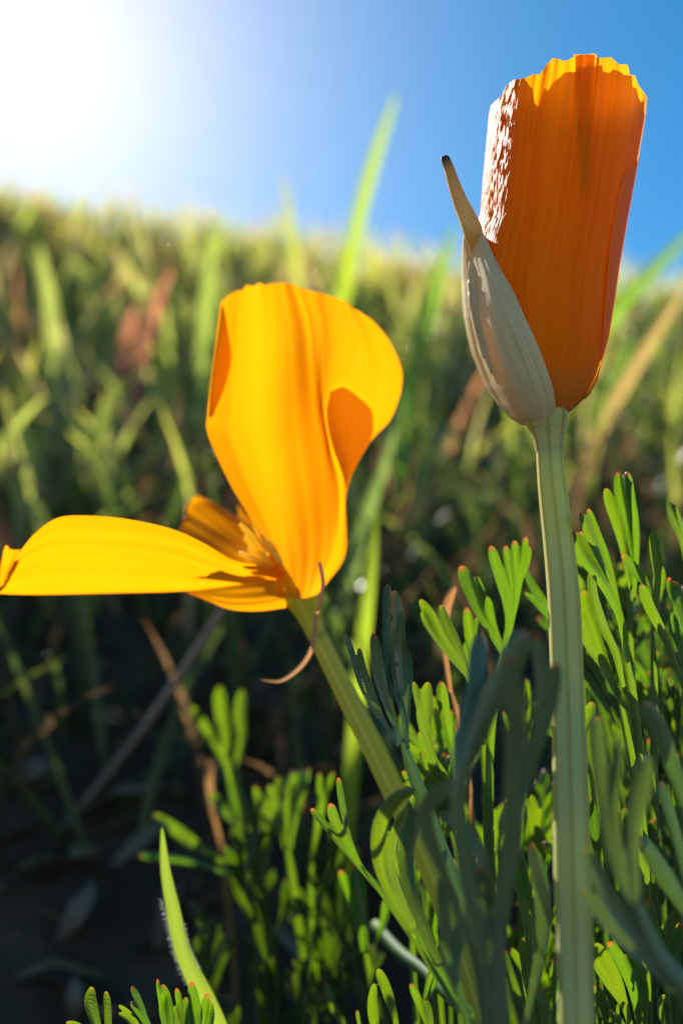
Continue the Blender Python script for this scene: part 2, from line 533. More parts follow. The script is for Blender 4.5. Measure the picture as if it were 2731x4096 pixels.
# single blades one can pick out -------------------------------------------------
def blade_thing(name, pts, width, col, label, cat='grass blade', group=None, fold=.35, tipw=.45, yaw=.2, base_w=.7):
    """pts: (px,py,d) from foot to tip; the foot goes on down to the soil"""
    path = [P(*p) for p in pts]
    p0, p1 = path[0], path[1]
    dr = (p0 - p1).normalized(); q = p0.copy(); k = 0
    ext = []
    while q.z > gz(q.x, q.y) and k < 60:
        dr = (dr + Vector((0, 0, -.12))).normalized(); q = q + dr * .006; k += 1
        if k % 4 == 0: ext.append(q.copy())
    ext.append(q - Vector((0, 0, .003)))
    path = list(reversed(ext)) + path
    base = path[0]
    v, f, u = ribbon_data(path, pxm(width, pts[-1][2]), n=26, yaw=yaw, fold=fold, tip=tipw, base_w=base_w, nv=5)
    o = obj(name, make_mesh(name, np.array(v) - np.array(base), f, u, M['grass'], attr=[(*col, 1)] * len(v)))
    o.location = base
    return tag(o, label, cat, group)

YG = (.34, .46, .04); GG = (.20, .36, .05); TAN = (.50, .34, .16); RED = (.44, .17, .13); OLV = (.38, .40, .16)
blade_thing('grass_blade', [(1370, 1180, 42), (1430, 880, 41), (1500, 620, 40), (1585, 375, 39)], 62, YG,
            'tall bright yellow-green grass blade rising above the bank against the sky')
blade_thing('grass_blade', [(1185, 1120, 40), (1165, 900, 40), (1125, 690, 40)], 46, (.42, .44, .10),
            'upright yellowish grass blade above the open flower')
blade_thing('grass_blade', [(1440, 2640, 17), (1462, 2440, 17), (1490, 2210, 17.5), (1500, 2060, 18)], 62, YG,
            'broad yellow-green grass blade between the open flower and the bud stem')
blade_thing('grass_blade', [(1480, 2020, 24), (1530, 1880, 24), (1585, 1700, 24)], 58, (.22, .32, .10),
            'dull green grass blade just right of the standing petal')
blade_thing('grass_blade', [(1660, 1480, 34), (1730, 1200, 34), (1810, 900, 34)], 56, GG,
            'slanting green grass blade between the open flower and the bud')
blade_thing('grass_blade', [(2440, 1260, 38), (2600, 1090, 37), (2790, 900, 36)], 66, GG,
            'long green grass blade leaning right behind the bud')
blade_thing('grass_blade', [(2430, 1640, 33), (2560, 1420, 33), (2680, 1230, 33), (2760, 1080, 33)], 64, TAN,
            'leaning tan grass blade behind the bud base')
blade_thing('grass_blade', [(2440, 1540, 36), (2560, 1330, 36), (2680, 1150, 36)], 60, GG,
            'leaning green grass blade beside the tan blade behind the bud')
blade_thing('grass_blade', [(640, 2250, 30), (700, 2010, 30), (760, 1800, 30)], 52, (.36, .42, .10),
            'pale green grass blade behind the back petal of the open flower')
blade_thing('grass_blade', [(210, 1500, 42), (205, 1250, 42), (160, 980, 42)], 54, (.38, .44, .13),
            'pale upright grass blade on the bank above the fallen petal')
blade_thing('grass_blade', [(820, 1250, 42), (835, 1060, 42), (850, 880, 42)], 50, (.32, .42, .10),
            'green grass blade standing on the bank left of the standing petal')
for pts, lab in (([(640, 1180, 44), (665, 1120, 44), (690, 1060, 44)], 'short reddish leaf tip highest on the bank'),
                 ([(495, 1390, 44), (520, 1300, 44), (555, 1200, 44)], 'long rusty red leaf tip on the bank beside the standing petal'),
                 ([(470, 1720, 42), (500, 1660, 42), (535, 1600, 42)], 'pink red leaf tip on the bank above the back petal')):
    blade_thing('red_leaf', pts, 52, RED, lab, 'leaf', tipw=.5)

# hairy blade at lower left
hb = [(870, 4110, 10.2), (800, 3960, 10.2), (725, 3790, 10.3), (690, 3630, 10.4), (660, 3480, 10.5), (648, 3310, 10.6)]
bl = blade_thing('grass_blade', hb, 88, (.27, .37, .05), 'single bright grass blade with fine white hairs in front of dark soil', fold=.5, tipw=.55, yaw=.1)
hv, hf, hu = [], [], []
mh = plain('blade_hairs', [(.3, (.7, .7, .66)), (.7, (.85, .85, .8))], 1, 1, 2, .3, (.8, .8, .7))
edge = cr([(x, y, d) for x, y, d in hb], 200)
for i in range(46, 128):
    for sgn in (-1, 1):
        if sgn > 0 and not 60 < i < 106: continue
        x, y, d = edge[i]
        half = 33 + 6 * math.sin(i * .05)
        a = P(x + sgn * half, y, d)
        b_ = P(x + sgn * (half + rng.uniform(10, 20)), y + rng.uniform(-6, 16), d + rng.uniform(-.05, .05))
        v, f, u = tube_data([a, (a + b_) / 2, b_], [3.0e-5, 2.6e-5, 1.2e-5], nseg=4, n=3)
        o = len(hv); hv += v; hu += u; hf += [tuple(q + o for q in ff) for ff in f]
ho = obj('hair', make_mesh('hair', np.array(hv) - np.array(bl.location), hf, hu, mh), bl)
ho['kind'] = 'stuff'

# dry stalk leaning across the dark soil
m_stalk = plain('dry_grey_stalk', [(.3, (.16, .12, .11)), (.7, (.28, .23, .21))], 6, 1, 3)
sp = [P(100, 3500, 20), P(420, 3110, 18.5), P(640, 2820, 17.5), P(900, 2430, 16.5), P(960, 2330, 16.3)]
so_ = thing('dry_stalk', sp[0], 'thin dry grey-brown stalk slanting up behind the open flower', 'stalk')
tube('stalk', sp, [pxm(15, 19)] * 5, m_stalk, so_, sp[0], nseg=8, n=20)

# fallen leaves on the soil
m_dead = plain('dead_leaf_brown', [(.3, (.15, .11, .085)), (.7, (.27, .22, .17))], 5, 5, 2, .25, (.2, .13, .08))
for (px, py, d, wd, ln, an, lab) in ((130, 3060, 24, 110, 190, .3, 'curled grey-brown dead leaf on dark soil left of the dry stalk'),
                                     (300, 3640, 20, 120, 260, 1.0, 'pale dead leaf lying on soil left of the hairy grass blade'),
                                     (290, 4000, 17, 90, 170, 1.6, 'small tan dead leaf on soil just above the leaf tuft')):
    d = next(k * .1 for k in range(80, 600) if P(px, py, k * .1).z < gz(P(px, py, k * .1).x, P(px, py, k * .1).y)) - .7
    c0 = P(px, py, d)
    dx, dy = math.cos(an) * ln / 2, -math.sin(an) * ln / 2
    path = [P(px - dx, py - dy, d + .3), P(px, py, d - .4), P(px + dx, py + dy, d + .2)]
    v, f, u = ribbon_data(path, pxm(wd, d), n=10, yaw=.7, fold=.5, tip=.5, base_w=.4, nv=7)
    v = [q + np.array([0, 0, .0008 * noise.noise(Vector(q * 300))]) for q in np.array(v)]
    o = obj('dead_leaf', make_mesh('dead_leaf', np.array(v) - np.array(c0), f, u, m_dead))
    o.location = c0
    tag(o, lab, 'dead leaf')

# ------------------------------------------------------------------ the tall half-open poppy
def bud():
    foot = P(2318, 4560, 6.9)
    foot_g = Vector((foot.x, foot.y, gz(foot.x, foot.y) - .003))
    th = thing('poppy_flower', foot_g, 'tall half-open orange poppy with cream sepal cap on thick ribbed stem', 'poppy')
    sp = [(2196, 1790, 9.08, 52), (2203, 1900, 9.05, 54), (2214, 2003, 9.0, 57), (2236, 2200, 8.85, 60), (2254, 2400, 8.65, 63), (2264, 2650, 8.4, 63.5),
          (2273, 2900, 8.15, 65), (2281, 3200, 7.85, 69), (2288, 3500, 7.6, 72), (2297, 3800, 7.35, 71), (2305, 4096, 7.1, 69), (2318, 4560, 6.9, 70)]
    path = [foot_g, (foot_g + foot) / 2] + [P(x, y, d) for x, y, d, r in reversed(sp)]
    rad = [.0017, .0015] + [pxm(r, d) for x, y, d, r in reversed(sp)]
    tube('stem', path, rad, M['stem'], th, foot_g, nseg=56, n=80, ribs=7, rib=.03)
    rc = [(2197, 1830, 9.07, 44), (2195, 1800, 9.08, 53.5), (2193, 1755, 9.09, 61), (2189, 1710, 9.1, 74), (2183, 1672, 9.1, 85), (2179, 1650, 9.1, 88), (2178, 1640, 9.1, 80), (2178, 1636, 9.1, 20)]
    tube('receptacle', [P(x, y, d) for x, y, d, r in rc], [pxm(r, d) for x, y, d, r in rc], M['stem'], th, foot_g, nseg=42, n=34, ribs=7, rib=.012)
    # silhouette of the rolled petals: close-up y -> left, right
    yy = np.array([2175, 2140, 2090, 2020, 1930, 1820, 1700, 1500, 1300, 1100, 1000, 800, 600, 450, 350, 200, 60])
    ll = np.array([600, 560, 500, 440, 380, 325, 285, 245, 240, 282, 315, 330, 350, 364, 384, 420, 440])
    rr = np.array([770, 815, 870, 928, 975, 1010, 1043, 1075, 1103, 1138, 1155, 1192, 1226, 1250, 1258, 1262, 1262])
    o_ = np.argsort(yy); yy, ll, rr = yy[o_], ll[o_], rr[o_]
    dd = lambda y: 9.05 + (2150 - y) / 2150 * .45        # the bud leans a little away
    U = .7014 / FPX * 9.2                                # depth (cm) of one close-up pixel
    px_ = np.array([.10, .03, .0, .035, .10, .19, .30, .50, .70, .87, .97, 1.0, .98])
    pd_ = np.array([470, 400, 320, 150, -30, -185, -235, -262, -240, -150, 0, 120, 220])
    q_ = cr(np.stack([px_ * 860, pd_], 1), 400)
    cl = np.concatenate([[0], np.cumsum(np.linalg.norm(np.diff(q_, axis=0), axis=1))]); cl /= cl[-1]
    def prof(q):                                          # fraction along the front wall -> x fraction, depth
        return np.interp(q, cl, q_[:, 0]) / 860, np.interp(q, cl, q_[:, 1])
    xf = q_[110:360, 0] / 860; df = q_[110:360, 1]
    ox = np.argsort(xf)
    def wall(x, y, L=None, off=0.0):                      # depth of the front wall behind a picture position
        L = np.interp(y, yy, ll) if L is None else L
        Rr = np.interp(y, yy, rr)
        return np.interp((x - L) / (Rr - L), xf[ox], df[ox]) * (Rr - L) / 860 - off
    def at(x, y, dz):
        X, Y = Z1(x, y)
        return np.array(tuple(P(X, Y, dd(y) + dz * U)))
    # front petal; ragged top edge
    tx = [300, 385, 440, 455, 490, 560, 600, 642, 652, 664, 700, 740, 762, 800, 866, 880, 952, 962, 1052, 1090, 1150, 1158, 1192, 1212, 1256, 1300]
    ty = [420, 372, 330, 275, 240, 230, 208, 214, 205, 160, 118, 122, 136, 126, 94, 100, 90, 118, 113, 152, 156, 212, 216, 270, 335, 440]
    nu, nv = 100, 170
    g = np.zeros((nu, nv, 3))
    for j in range(nv):
        q = j / (nv - 1)
        fx, fd = prof(q)
        L, Rr = np.interp(300, yy, ll), np.interp(300, yy, rr)
        xt = L + fx * (Rr - L)
        top = np.interp(xt, tx, ty) + (max(0, fd - 100) * .12)
        for i in range(nu):
            s = i / (nu - 1)
            y = 2165 + (top - 2165) * s
            L, Rr = np.interp(y, yy, ll), np.interp(y, yy, rr)
            w_ = Rr - L
            dz = fd * w_ / 860
            pl = 16 * s ** 2 * math.sin(fx * 26 + 1.5 * math.sin(fx * 9)) + 5 * s ** 6 * math.sin(fx * 90)
            pl += 24 * s ** 3 * math.exp(-((xt - 650) / 18) ** 2) + 22 * s ** 3 * math.exp(-((xt - 958) / 10) ** 2) + 20 * s ** 2 * math.exp(-((xt - 840) / 14) ** 2) + 18 * s ** 3 * math.exp(-((xt - 1155) / 9) ** 2)
            cw = max(0, 1 - abs(q - .30) / .16) * min(1, max(0, (s - .45) * 6))      # crumpled left shoulder
            pl += cw * (26 * noise.noise(Vector((q * 120, s * 34, 2))) + 13 * noise.noise(Vector((q * 260, s * 70, 5))))
            g[i, j] = at(L + fx * w_ + pl * .25 * math.sin(fx * 40), y, dz + pl)
    sheet('petal', g, M['petal_bud'], th, foot_g)
    # inner petal rolled up just behind it
    nu, nv = 60, 110
    g = np.zeros((nu, nv, 3))
    for j in range(nv):
        q = j / (nv - 1)
        fx = .07 + .90 * q
        L0, R0 = np.interp(250, yy, ll), np.interp(250, yy, rr)
        xt = L0 + fx * (R0 - L0)
        top = np.interp(xt + 40, tx, ty) + 62 + 26 * noise.noise(Vector((q * 7, 2, 0))) + 12 * noise.noise(Vector((q * 26, 5, 0)))
        top = max(top, 120)
        for i in range(nu):
            s = i / (nu - 1)
            y = 2150 + (top - 2150) * s
            L, Rr = np.interp(y, yy, ll), np.interp(y, yy, rr)
            x = L + fx * (Rr - L)
            g[i, j] = at(x, y, wall(x, y) + 130 * s + 22 + 14 * s * math.sin(q * 30))
    sheet('petal', g, M['petal_bud'], th, foot_g)
    # back petal closing the tube
    g = np.zeros((nu, nv, 3))
    for j in range(nv):
        q = j / (nv - 1)
        fx = .02 + .95 * q
        for i in range(nu):
            s = i / (nu - 1)
            top = 330 + 40 * noise.noise(Vector((q * 5, 7, 0))) + 220 * (1 - q) ** 2
            y = 2150 + (top - 2150) * s
            L, Rr = np.interp(y, yy, ll), np.interp(y, yy, rr)
            g[i, j] = at(L + fx * (Rr - L), y, (60 + 260 * math.sin(math.pi * q) ** .7 + 160 * (1 - q)) * (Rr - L) / 860)
    sheet('petal', g, M['petal_bud'], th, foot_g)
    # folded pleat behind the top of the front petal
    nu, nv = 40, 12
    g = np.zeros((nu, nv, 3))
    for i in range(nu):
        s = i / (nu - 1); y = 900 + (97 - 900) * s
        for j in range(nv):
            x = 900 + (j / (nv - 1) - .5) * (4 + 110 * s ** .5)
            g[i, j] = at(x, y, wall(x, y) + 16 + 10 * s)
    sheet('fold_or_shade_flap', g, M['petal_bud'], th, foot_g)
    # outer side petal wrapped round the right edge
    ey = np.array([2120, 2050, 1950, 1850, 1700, 1450, 1200, 1050, 900, 790, 690])
    ex = np.array([800, 930, 985, 1000, 1010, 1030, 1050, 1072, 1098, 1128, 1222])
    oo = np.argsort(ey)
    nu, nv = 70, 46
    g = np.zeros((nu, nv, 3))
    for i in range(nu):
        s = i / (nu - 1); y = 2120 + (690 - 2120) * s
        L, Rr = np.interp(y, yy, ll), np.interp(y, yy, rr)
        x0 = np.interp(y, ey[oo], ex[oo]); x1 = Rr + 6
        d0 = wall(x0, y) - 16
        for j in range(nv):
            q = j / (nv - 1)
            if q < .6:
                k = q / .6
                x = x0 + (x1 - x0) * math.sin(k * math.pi / 2)
                dz = d0 + (140 * (Rr - L) / 860 - d0) * (1 - math.cos(k * math.pi / 2)) - 10 * (1 - k)
            else:
                k = (q - .6) / .4
                x = x1 - 150 * k ** 1.6 * (1 - .6 * s)
                dz = (140 + 170 * math.sin(k * 1.5)) * (Rr - L) / 860
            g[i, j] = at(x, y, dz + 6 * math.sin(s * 9 + q * 3))
    p4 = sheet('petal', g, M['petal_side'], th, foot_g)
    p4['label'] = 'sky-lit orange side petal wrapped round the bud'
    # split sepal cap hugging the left side
    sy = np.array([1105, 1150, 1250, 1370, 1450, 1600, 1700, 1800, 1900, 2000, 2100, 2170, 2212])
    sL = np.array([222, 214, 209, 208, 210, 221, 240, 265, 305, 352, 420, 480, 548])
    sR = np.array([322, 352, 392, 458, 505, 570, 618, 660, 695, 728, 742, 745, 742])
    nu, nv = 80, 60
    g = np.zeros((nu, nv, 3))
    for i in range(nu):
        s = i / (nu - 1); y = 2212 + (1105 - 2212) * s
        L, Rx = np.interp(y, sy, sL), np.interp(y, sy, sR)
        Rr = np.interp(y, yy, rr)
        for j in range(nv):
            q = j / (nv - 1)
            if q < .3:                                     # round the back, out of sight
                k = 1 - q / .3
                x = L + 130 * k ** 2 * (1 - s * .5); f0 = 320 * (Rr - L) / 860 * (1 - .75 * s ** 5) + 330 * min(1, 4 * (1 - s))
                dz = f0 * (1 - .0 * k) + 150 * k * (1 - .6 * s)
            else:
                k = (q - .3) / .7
                x = L + (Rx - L) * (1 - math.cos(k * math.pi / 2)) ** .8
                dz = wall(x, y, L) * (1 - .75 * s ** 5) + 330 * (1 - k) ** 2.5 * min(1, 4 * (1 - s)) + (-8 - 60 * s ** 5 * math.sin(k * math.pi / 2))
                dz = min(dz, wall(x, y) - 10) if x > np.interp(y, yy, ll) + 5 else dz
            dz += 5 * noise.noise(Vector((q * 9, s * 9, 4))) + 2.5 * math.sin(q * 70 + 3 * s)
            g[i, j] = at(x, y, dz)
    cap = sheet('sepal_cap', g, M['sepal'], th, foot_g)
    cap['label'] = 'cream sepal cap split open and pushed aside'
    sk = [(296, 1220, 34), (284, 1160, 46), (264, 1090, 53), (232, 1010, 48), (200, 940, 42), (165, 845, 35), (135, 750, 29), (112, 690, 25), (108, 679, 16)]
    path, rad = [], []
    for x, y, r in sk:
        X, Y = Z1(x, y)
        path.append(P(X, Y, 9.14 + max(0, y - 1080) * .0016)); rad.append(pxm(r * .7014, 9.12))
    tube('spike', path, rad, M['spike'], cap, foot_g, nseg=20, n=40, ribs=5, rib=.07)
bud()

# ------------------------------------------------------------------ the open poppy leaning left
def flower():
    sp = [Z2(1168, 1370) + (10.75, 37), (1340, 2690, 10.65, 40), (1420, 2850, 10.5, 43), (1500, 3010, 10.35, 45), (1583, 3184, 10.2, 47),
          (1690, 3400, 10.0, 48), (1790, 3640, 9.8, 50), (1880, 3900, 9.6, 52), (1950, 4150, 9.5, 54)]
    foot = P(2000, 4420, 9.4)
    fg = Vector((foot.x, foot.y, gz(foot.x, foot.y) - .003))
    th = thing('poppy_flower', fg, 'wide open yellow-orange poppy on slanting olive stem', 'poppy')
    path = [fg, foot] + [P(x, y, d) for x, y, d, r in reversed(sp)]
    rad = [.0016, .0015] + [pxm(r, d) for x, y, d, r in reversed(sp)]
    tube('stem', path, rad, M['stem2'], th, fg, nseg=42, n=60, ribs=7, rib=.05)
    rc = [(1176, 1392, 31), (1168, 1372, 36.5), (1150, 1325, 41), (1137, 1285, 53), (1124, 1245, 72), (1117, 1222, 79), (1116, 1212, 60), (1116, 1209, 12)]
    pp, rd = [], []
    for x, y, r in rc:
        X, Y = Z2(x, y); pp.append(P(X, Y, 10.75)); rd.append(pxm(r * 1.0842, 10.75))
    tube('receptacle', pp, rd, M['stem2'], th, fg, nseg=42, n=26, ribs=7, rib=.02)

    def pz(x, y, d):
        X, Y = Z2(x, y); return tuple(P(X, Y, d))
    def petal(name, rows, nu, nv, parent=th, rip=0.0, seed=0, mt='petal_open'):
        c = [[pz(*q) for q in r] for r in rows]
        gg = net(c, nu, nv)
        if rip:
            for i in range(nu):
                for j in range(nv):
                    s, q = i / (nu - 1), j / (nv - 1)
                    k = rip * (.3 + .7 * s) * (noise.noise(Vector((q * 7 + seed, s * 1.2, seed))) + .4 * noise.noise(Vector((q * 19, s * 1.6, seed + 4))))
                    if seed == 2: k += .0005 * s * (math.sin(q * 22 + 2 * s + 3 * math.sin(q * 5)) + .4 * math.sin(q * 57 + s)) * (.3 + .7 * abs(noise.noise(Vector((q * 4, 3, 1)))) * 2)
                    gg[i, j] += np.array(tuple(FW)) * k
                    if s > .9:
                        gg[i, j] += np.array(tuple(UP)) * (.00025 * (s - .9) * 10 * noise.noise(Vector((q * 24, 1, seed))))
        return sheet(name, gg, M[mt], parent, fg)
    # standing petal with a ridge and a flaring right lobe
    rows = [
        [(1036, 1222, 10.62), (1058, 1234, 10.47), (1092, 1240, 10.40), (1128, 1238, 10.39), (1160, 1228, 10.42), (1182, 1214, 10.50), (1194, 1202, 10.6), (1199, 1194, 10.7)],
        [(960, 1010, 10.6), (1010, 1030, 10.75), (1080, 1045, 10.75), (1150, 1055, 10.6), (1215, 1060, 10.45), (1250, 1065, 10.5), (1268, 1068, 10.65), (1276, 1070, 10.9)],
        [(850, 820, 10.5), (930, 840, 10.85), (1030, 850, 11.0), (1130, 855, 10.85), (1220, 855, 10.55), (1262, 850, 10.45), (1275, 845, 10.6), (1280, 842, 10.8)],
        [(768, 640, 10.4), (860, 650, 10.85), (980, 655, 11.1), (1100, 655, 10.95), (1190, 655, 10.6), (1222, 690, 10.4), (1300, 690, 10.65), (1362, 668, 10.95)],
        [(763, 560, 10.4), (860, 550, 10.9), (975, 545, 11.15), (1090, 545, 11.0), (1170, 545, 10.65), (1200, 570, 10.45), (1330, 560, 10.8), (1445, 570, 11.1)],
        [(782, 400, 10.5), (870, 390, 10.95), (975, 385, 11.2), (1080, 385, 11.1), (1160, 395, 10.75), (1210, 430, 10.6), (1350, 410, 10.9), (1484, 420, 11.1)],
        [(800, 250, 10.6), (880, 235, 11.0), (975, 225, 11.2), (1070, 225, 11.15), (1150, 235, 10.9), (1215, 270, 10.8), (1330, 270, 10.95), (1437, 290, 11.05)],
        [(815, 140, 10.75), (890, 97, 11.05), (965, 82, 11.2), (1040, 74, 11.2), (1110, 92, 11.05), (1190, 115, 11.0), (1280, 150, 11.0), (1370, 208, 11.0)],
    ]
    p1 = petal('petal', rows, 80, 140, rip=.0007, seed=2)
    p1['label'] = 'tall standing petal'
    ld = lambda x: 10.45 + (x - 1200) / 280 * .62 + .12
    fr = [[(1268, 826), (1272, 828), (1277, 826)], [(1232, 725), (1285, 745), (1330, 722)], [(1203, 635), (1290, 645), (1368, 652)],
          [(1194, 545), (1280, 545), (1371, 552)], [(1212, 468), (1262, 452), (1330, 500)]]
    petal('fold_or_shade_flap', [[(x, y, ld(x)) for x, y in r] for r in fr], 24, 16, p1, mt='fold_or_shade_flap')  # unseen flap added behind the right lobe to cast its dark shape
    fl = [[(812, 150, 10.85), (816, 152, 10.87), (820, 160, 10.9)], [(803, 240, 10.72), (820, 245, 10.82), (838, 255, 10.92)], [(788, 350, 10.6), (818, 350, 10.8), (850, 345, 10.95)],
          [(775, 460, 10.55), (800, 455, 10.7), (828, 440, 10.85)], [(766, 560, 10.52), (774, 560, 10.58), (784, 550, 10.64)]]
    petal('fold_or_shade_flap', fl, 24, 10, p1, mt='fold_or_shade_flap')
    # petal lying out to the left
    rows = [
        [(1055, 1140, 10.55), (1052, 1150, 10.58), (1048, 1160, 10.6), (1042, 1172, 10.62)],
        [(960, 1118, 10.3), (955, 1140, 10.4), (950, 1160, 10.5), (950, 1182, 10.55)],
        [(860, 1098, 10.1), (860, 1135, 10.3), (865, 1165, 10.45), (875, 1190, 10.55)],
        [(752, 1036, 10.0), (750, 1100, 10.25), (752, 1160, 10.45), (755, 1206, 10.6)],
        [(640, 985, 9.9), (632, 1060, 10.2), (630, 1140, 10.45), (635, 1215, 10.6)],
        [(480, 948, 9.85), (472, 1040, 10.2), (470, 1130, 10.45), (475, 1219, 10.6)],
        [(330, 934, 9.8), (312, 1030, 10.15), (310, 1130, 10.4), (310, 1223, 10.55)],
        [(215, 942, 9.8), (190, 1040, 10.1), (172, 1130, 10.35), (165, 1226, 10.45)],
        [(130, 1000, 9.85), (100, 1080, 10.05), (78, 1150, 10.2), (60, 1225, 10.35)],
        [(72, 1070, 9.95), (48, 1115, 10.05), (25, 1170, 10.15), (-4, 1222, 10.3)]]
    p2 = petal('petal', rows, 80, 30, rip=.0004, seed=7)
    p2['label'] = 'long petal lying out to the left'
    petal('fold_or_shade_flap', [[(-8, 1200, 10.3), (6, 1195, 10.35), (24, 1180, 10.3)], [(4, 1120, 10.3), (28, 1120, 10.35), (52, 1112, 10.3)],
                         [(14, 1068, 10.25), (40, 1078, 10.3), (68, 1082, 10.25)], [(22, 1043, 10.2), (45, 1058, 10.25), (74, 1058, 10.2)]], 18, 12, p2, rip=.0003, seed=3)
    # back petal, and the narrow edge of another behind it
    petal('petal', [
        [(905, 1130, 10.9), (945, 1135, 10.95), (990, 1120, 11.0), (1030, 1090, 11.0)],
        [(820, 1085, 11.0), (860, 1050, 11.2), (920, 1020, 11.4), (970, 1010, 11.5)],
        [(735, 1035, 11.2), (770, 985, 11.5), (830, 940, 11.7), (895, 950, 11.8)],
        [(668, 995, 11.4), (695, 935, 11.7), (745, 885, 11.9), (800, 890, 12.0)],
        [(664, 985, 11.5), (684, 925, 11.75), (712, 872, 11.9), (738, 860, 12.0)]], 34, 34, rip=.0005, seed=9)
    petal('petal', [[(940, 1110, 11.2), (980, 1110, 11.2), (1040, 1100, 11.1)], [(890, 1000, 11.9), (930, 1000, 11.8), (985, 1000, 11.6)],
                    [(880, 935, 12.1), (905, 945, 12.0), (940, 960, 11.9)], [(877, 890, 12.2), (882, 897, 12.2), (892, 912, 12.1)]], 24, 14, rip=.0003, seed=5)
    # low front petal showing beneath
    petal('petal', [
        [(1050, 1165, 10.75), (1045, 1200, 10.6), (1050, 1240, 10.5), (1066, 1272, 10.5)],
        [(950, 1165, 10.9), (945, 1215, 10.75), (945, 1258, 10.65), (955, 1286, 10.65)],
        [(840, 1165, 11.0), (838, 1220, 10.85), (842, 1258, 10.75), (852, 1280, 10.75)],
        [(740, 1160, 11.1), (745, 1210, 10.95), (752, 1236, 10.85), (764, 1248, 10.85)],
        [(680, 1160, 11.1), (684, 1200, 11.0), (688, 1214, 10.95), (698, 1222, 10.95)]], 34, 26, rip=.0004, seed=6)
    # stamens
    tips = [(884, 962), (935, 968), (900, 1012), (880, 1072), (884, 1128), (962, 1005), (990, 1028), (915, 1055), (950, 1060), (975, 1080), (1006, 1062), (930, 1108), (905, 1085), (1020, 1085)]
    for i, (x, y) in enumerate(tips):
        d1 = 10.45 + .3 * ((i * 7) % 5) / 5
        X0, Y0, X1, Y1 = 1052 + (i % 4) * 8, 1150 + (i % 3) * 8, x, y
        pth = [pz(X0, Y0, 10.75), pz(X0 * .6 + X1 * .4, Y0 * .6 + Y1 * .4 + 6, (10.75 + d1) / 2), pz(X0 * .42 + X1 * .58, Y0 * .42 + Y1 * .58 + 4, d1), pz(X0 * .2 + X1 * .8, Y0 * .2 + Y1 * .8, d1), pz(X1, Y1, d1)]
        tube('stamen', pth, [pxm(5, 10.8), pxm(5, 10.8), pxm(10, 10.8), pxm(14, 10.8), pxm(7, 10.8)], M['stamen'], th, fg, nseg=8, n=14)
    # dried sepal strip hanging from the receptacle
    st = [(1180, 1105, 10.2), (1194, 1175, 10.15), (1186, 1240, 10.1), (1166, 1320, 10.2), (1160, 1390, 10.3), (1142, 1450, 10.4), (1098, 1505, 10.5), (1035, 1545, 10.6), (960, 1540, 10.8)]
    pth = [pz(*q) for q in st]
    v, f, u = ribbon_data([Vector(q) for q in pth], pxm(19, 10.3), n=40, yaw=.5, fold=.8, tip=.4, base_w=.9, nv=5)
    ribbons('dry_sepal', [(v, f, u)], M['dry_strip'], th, fg)
flower()

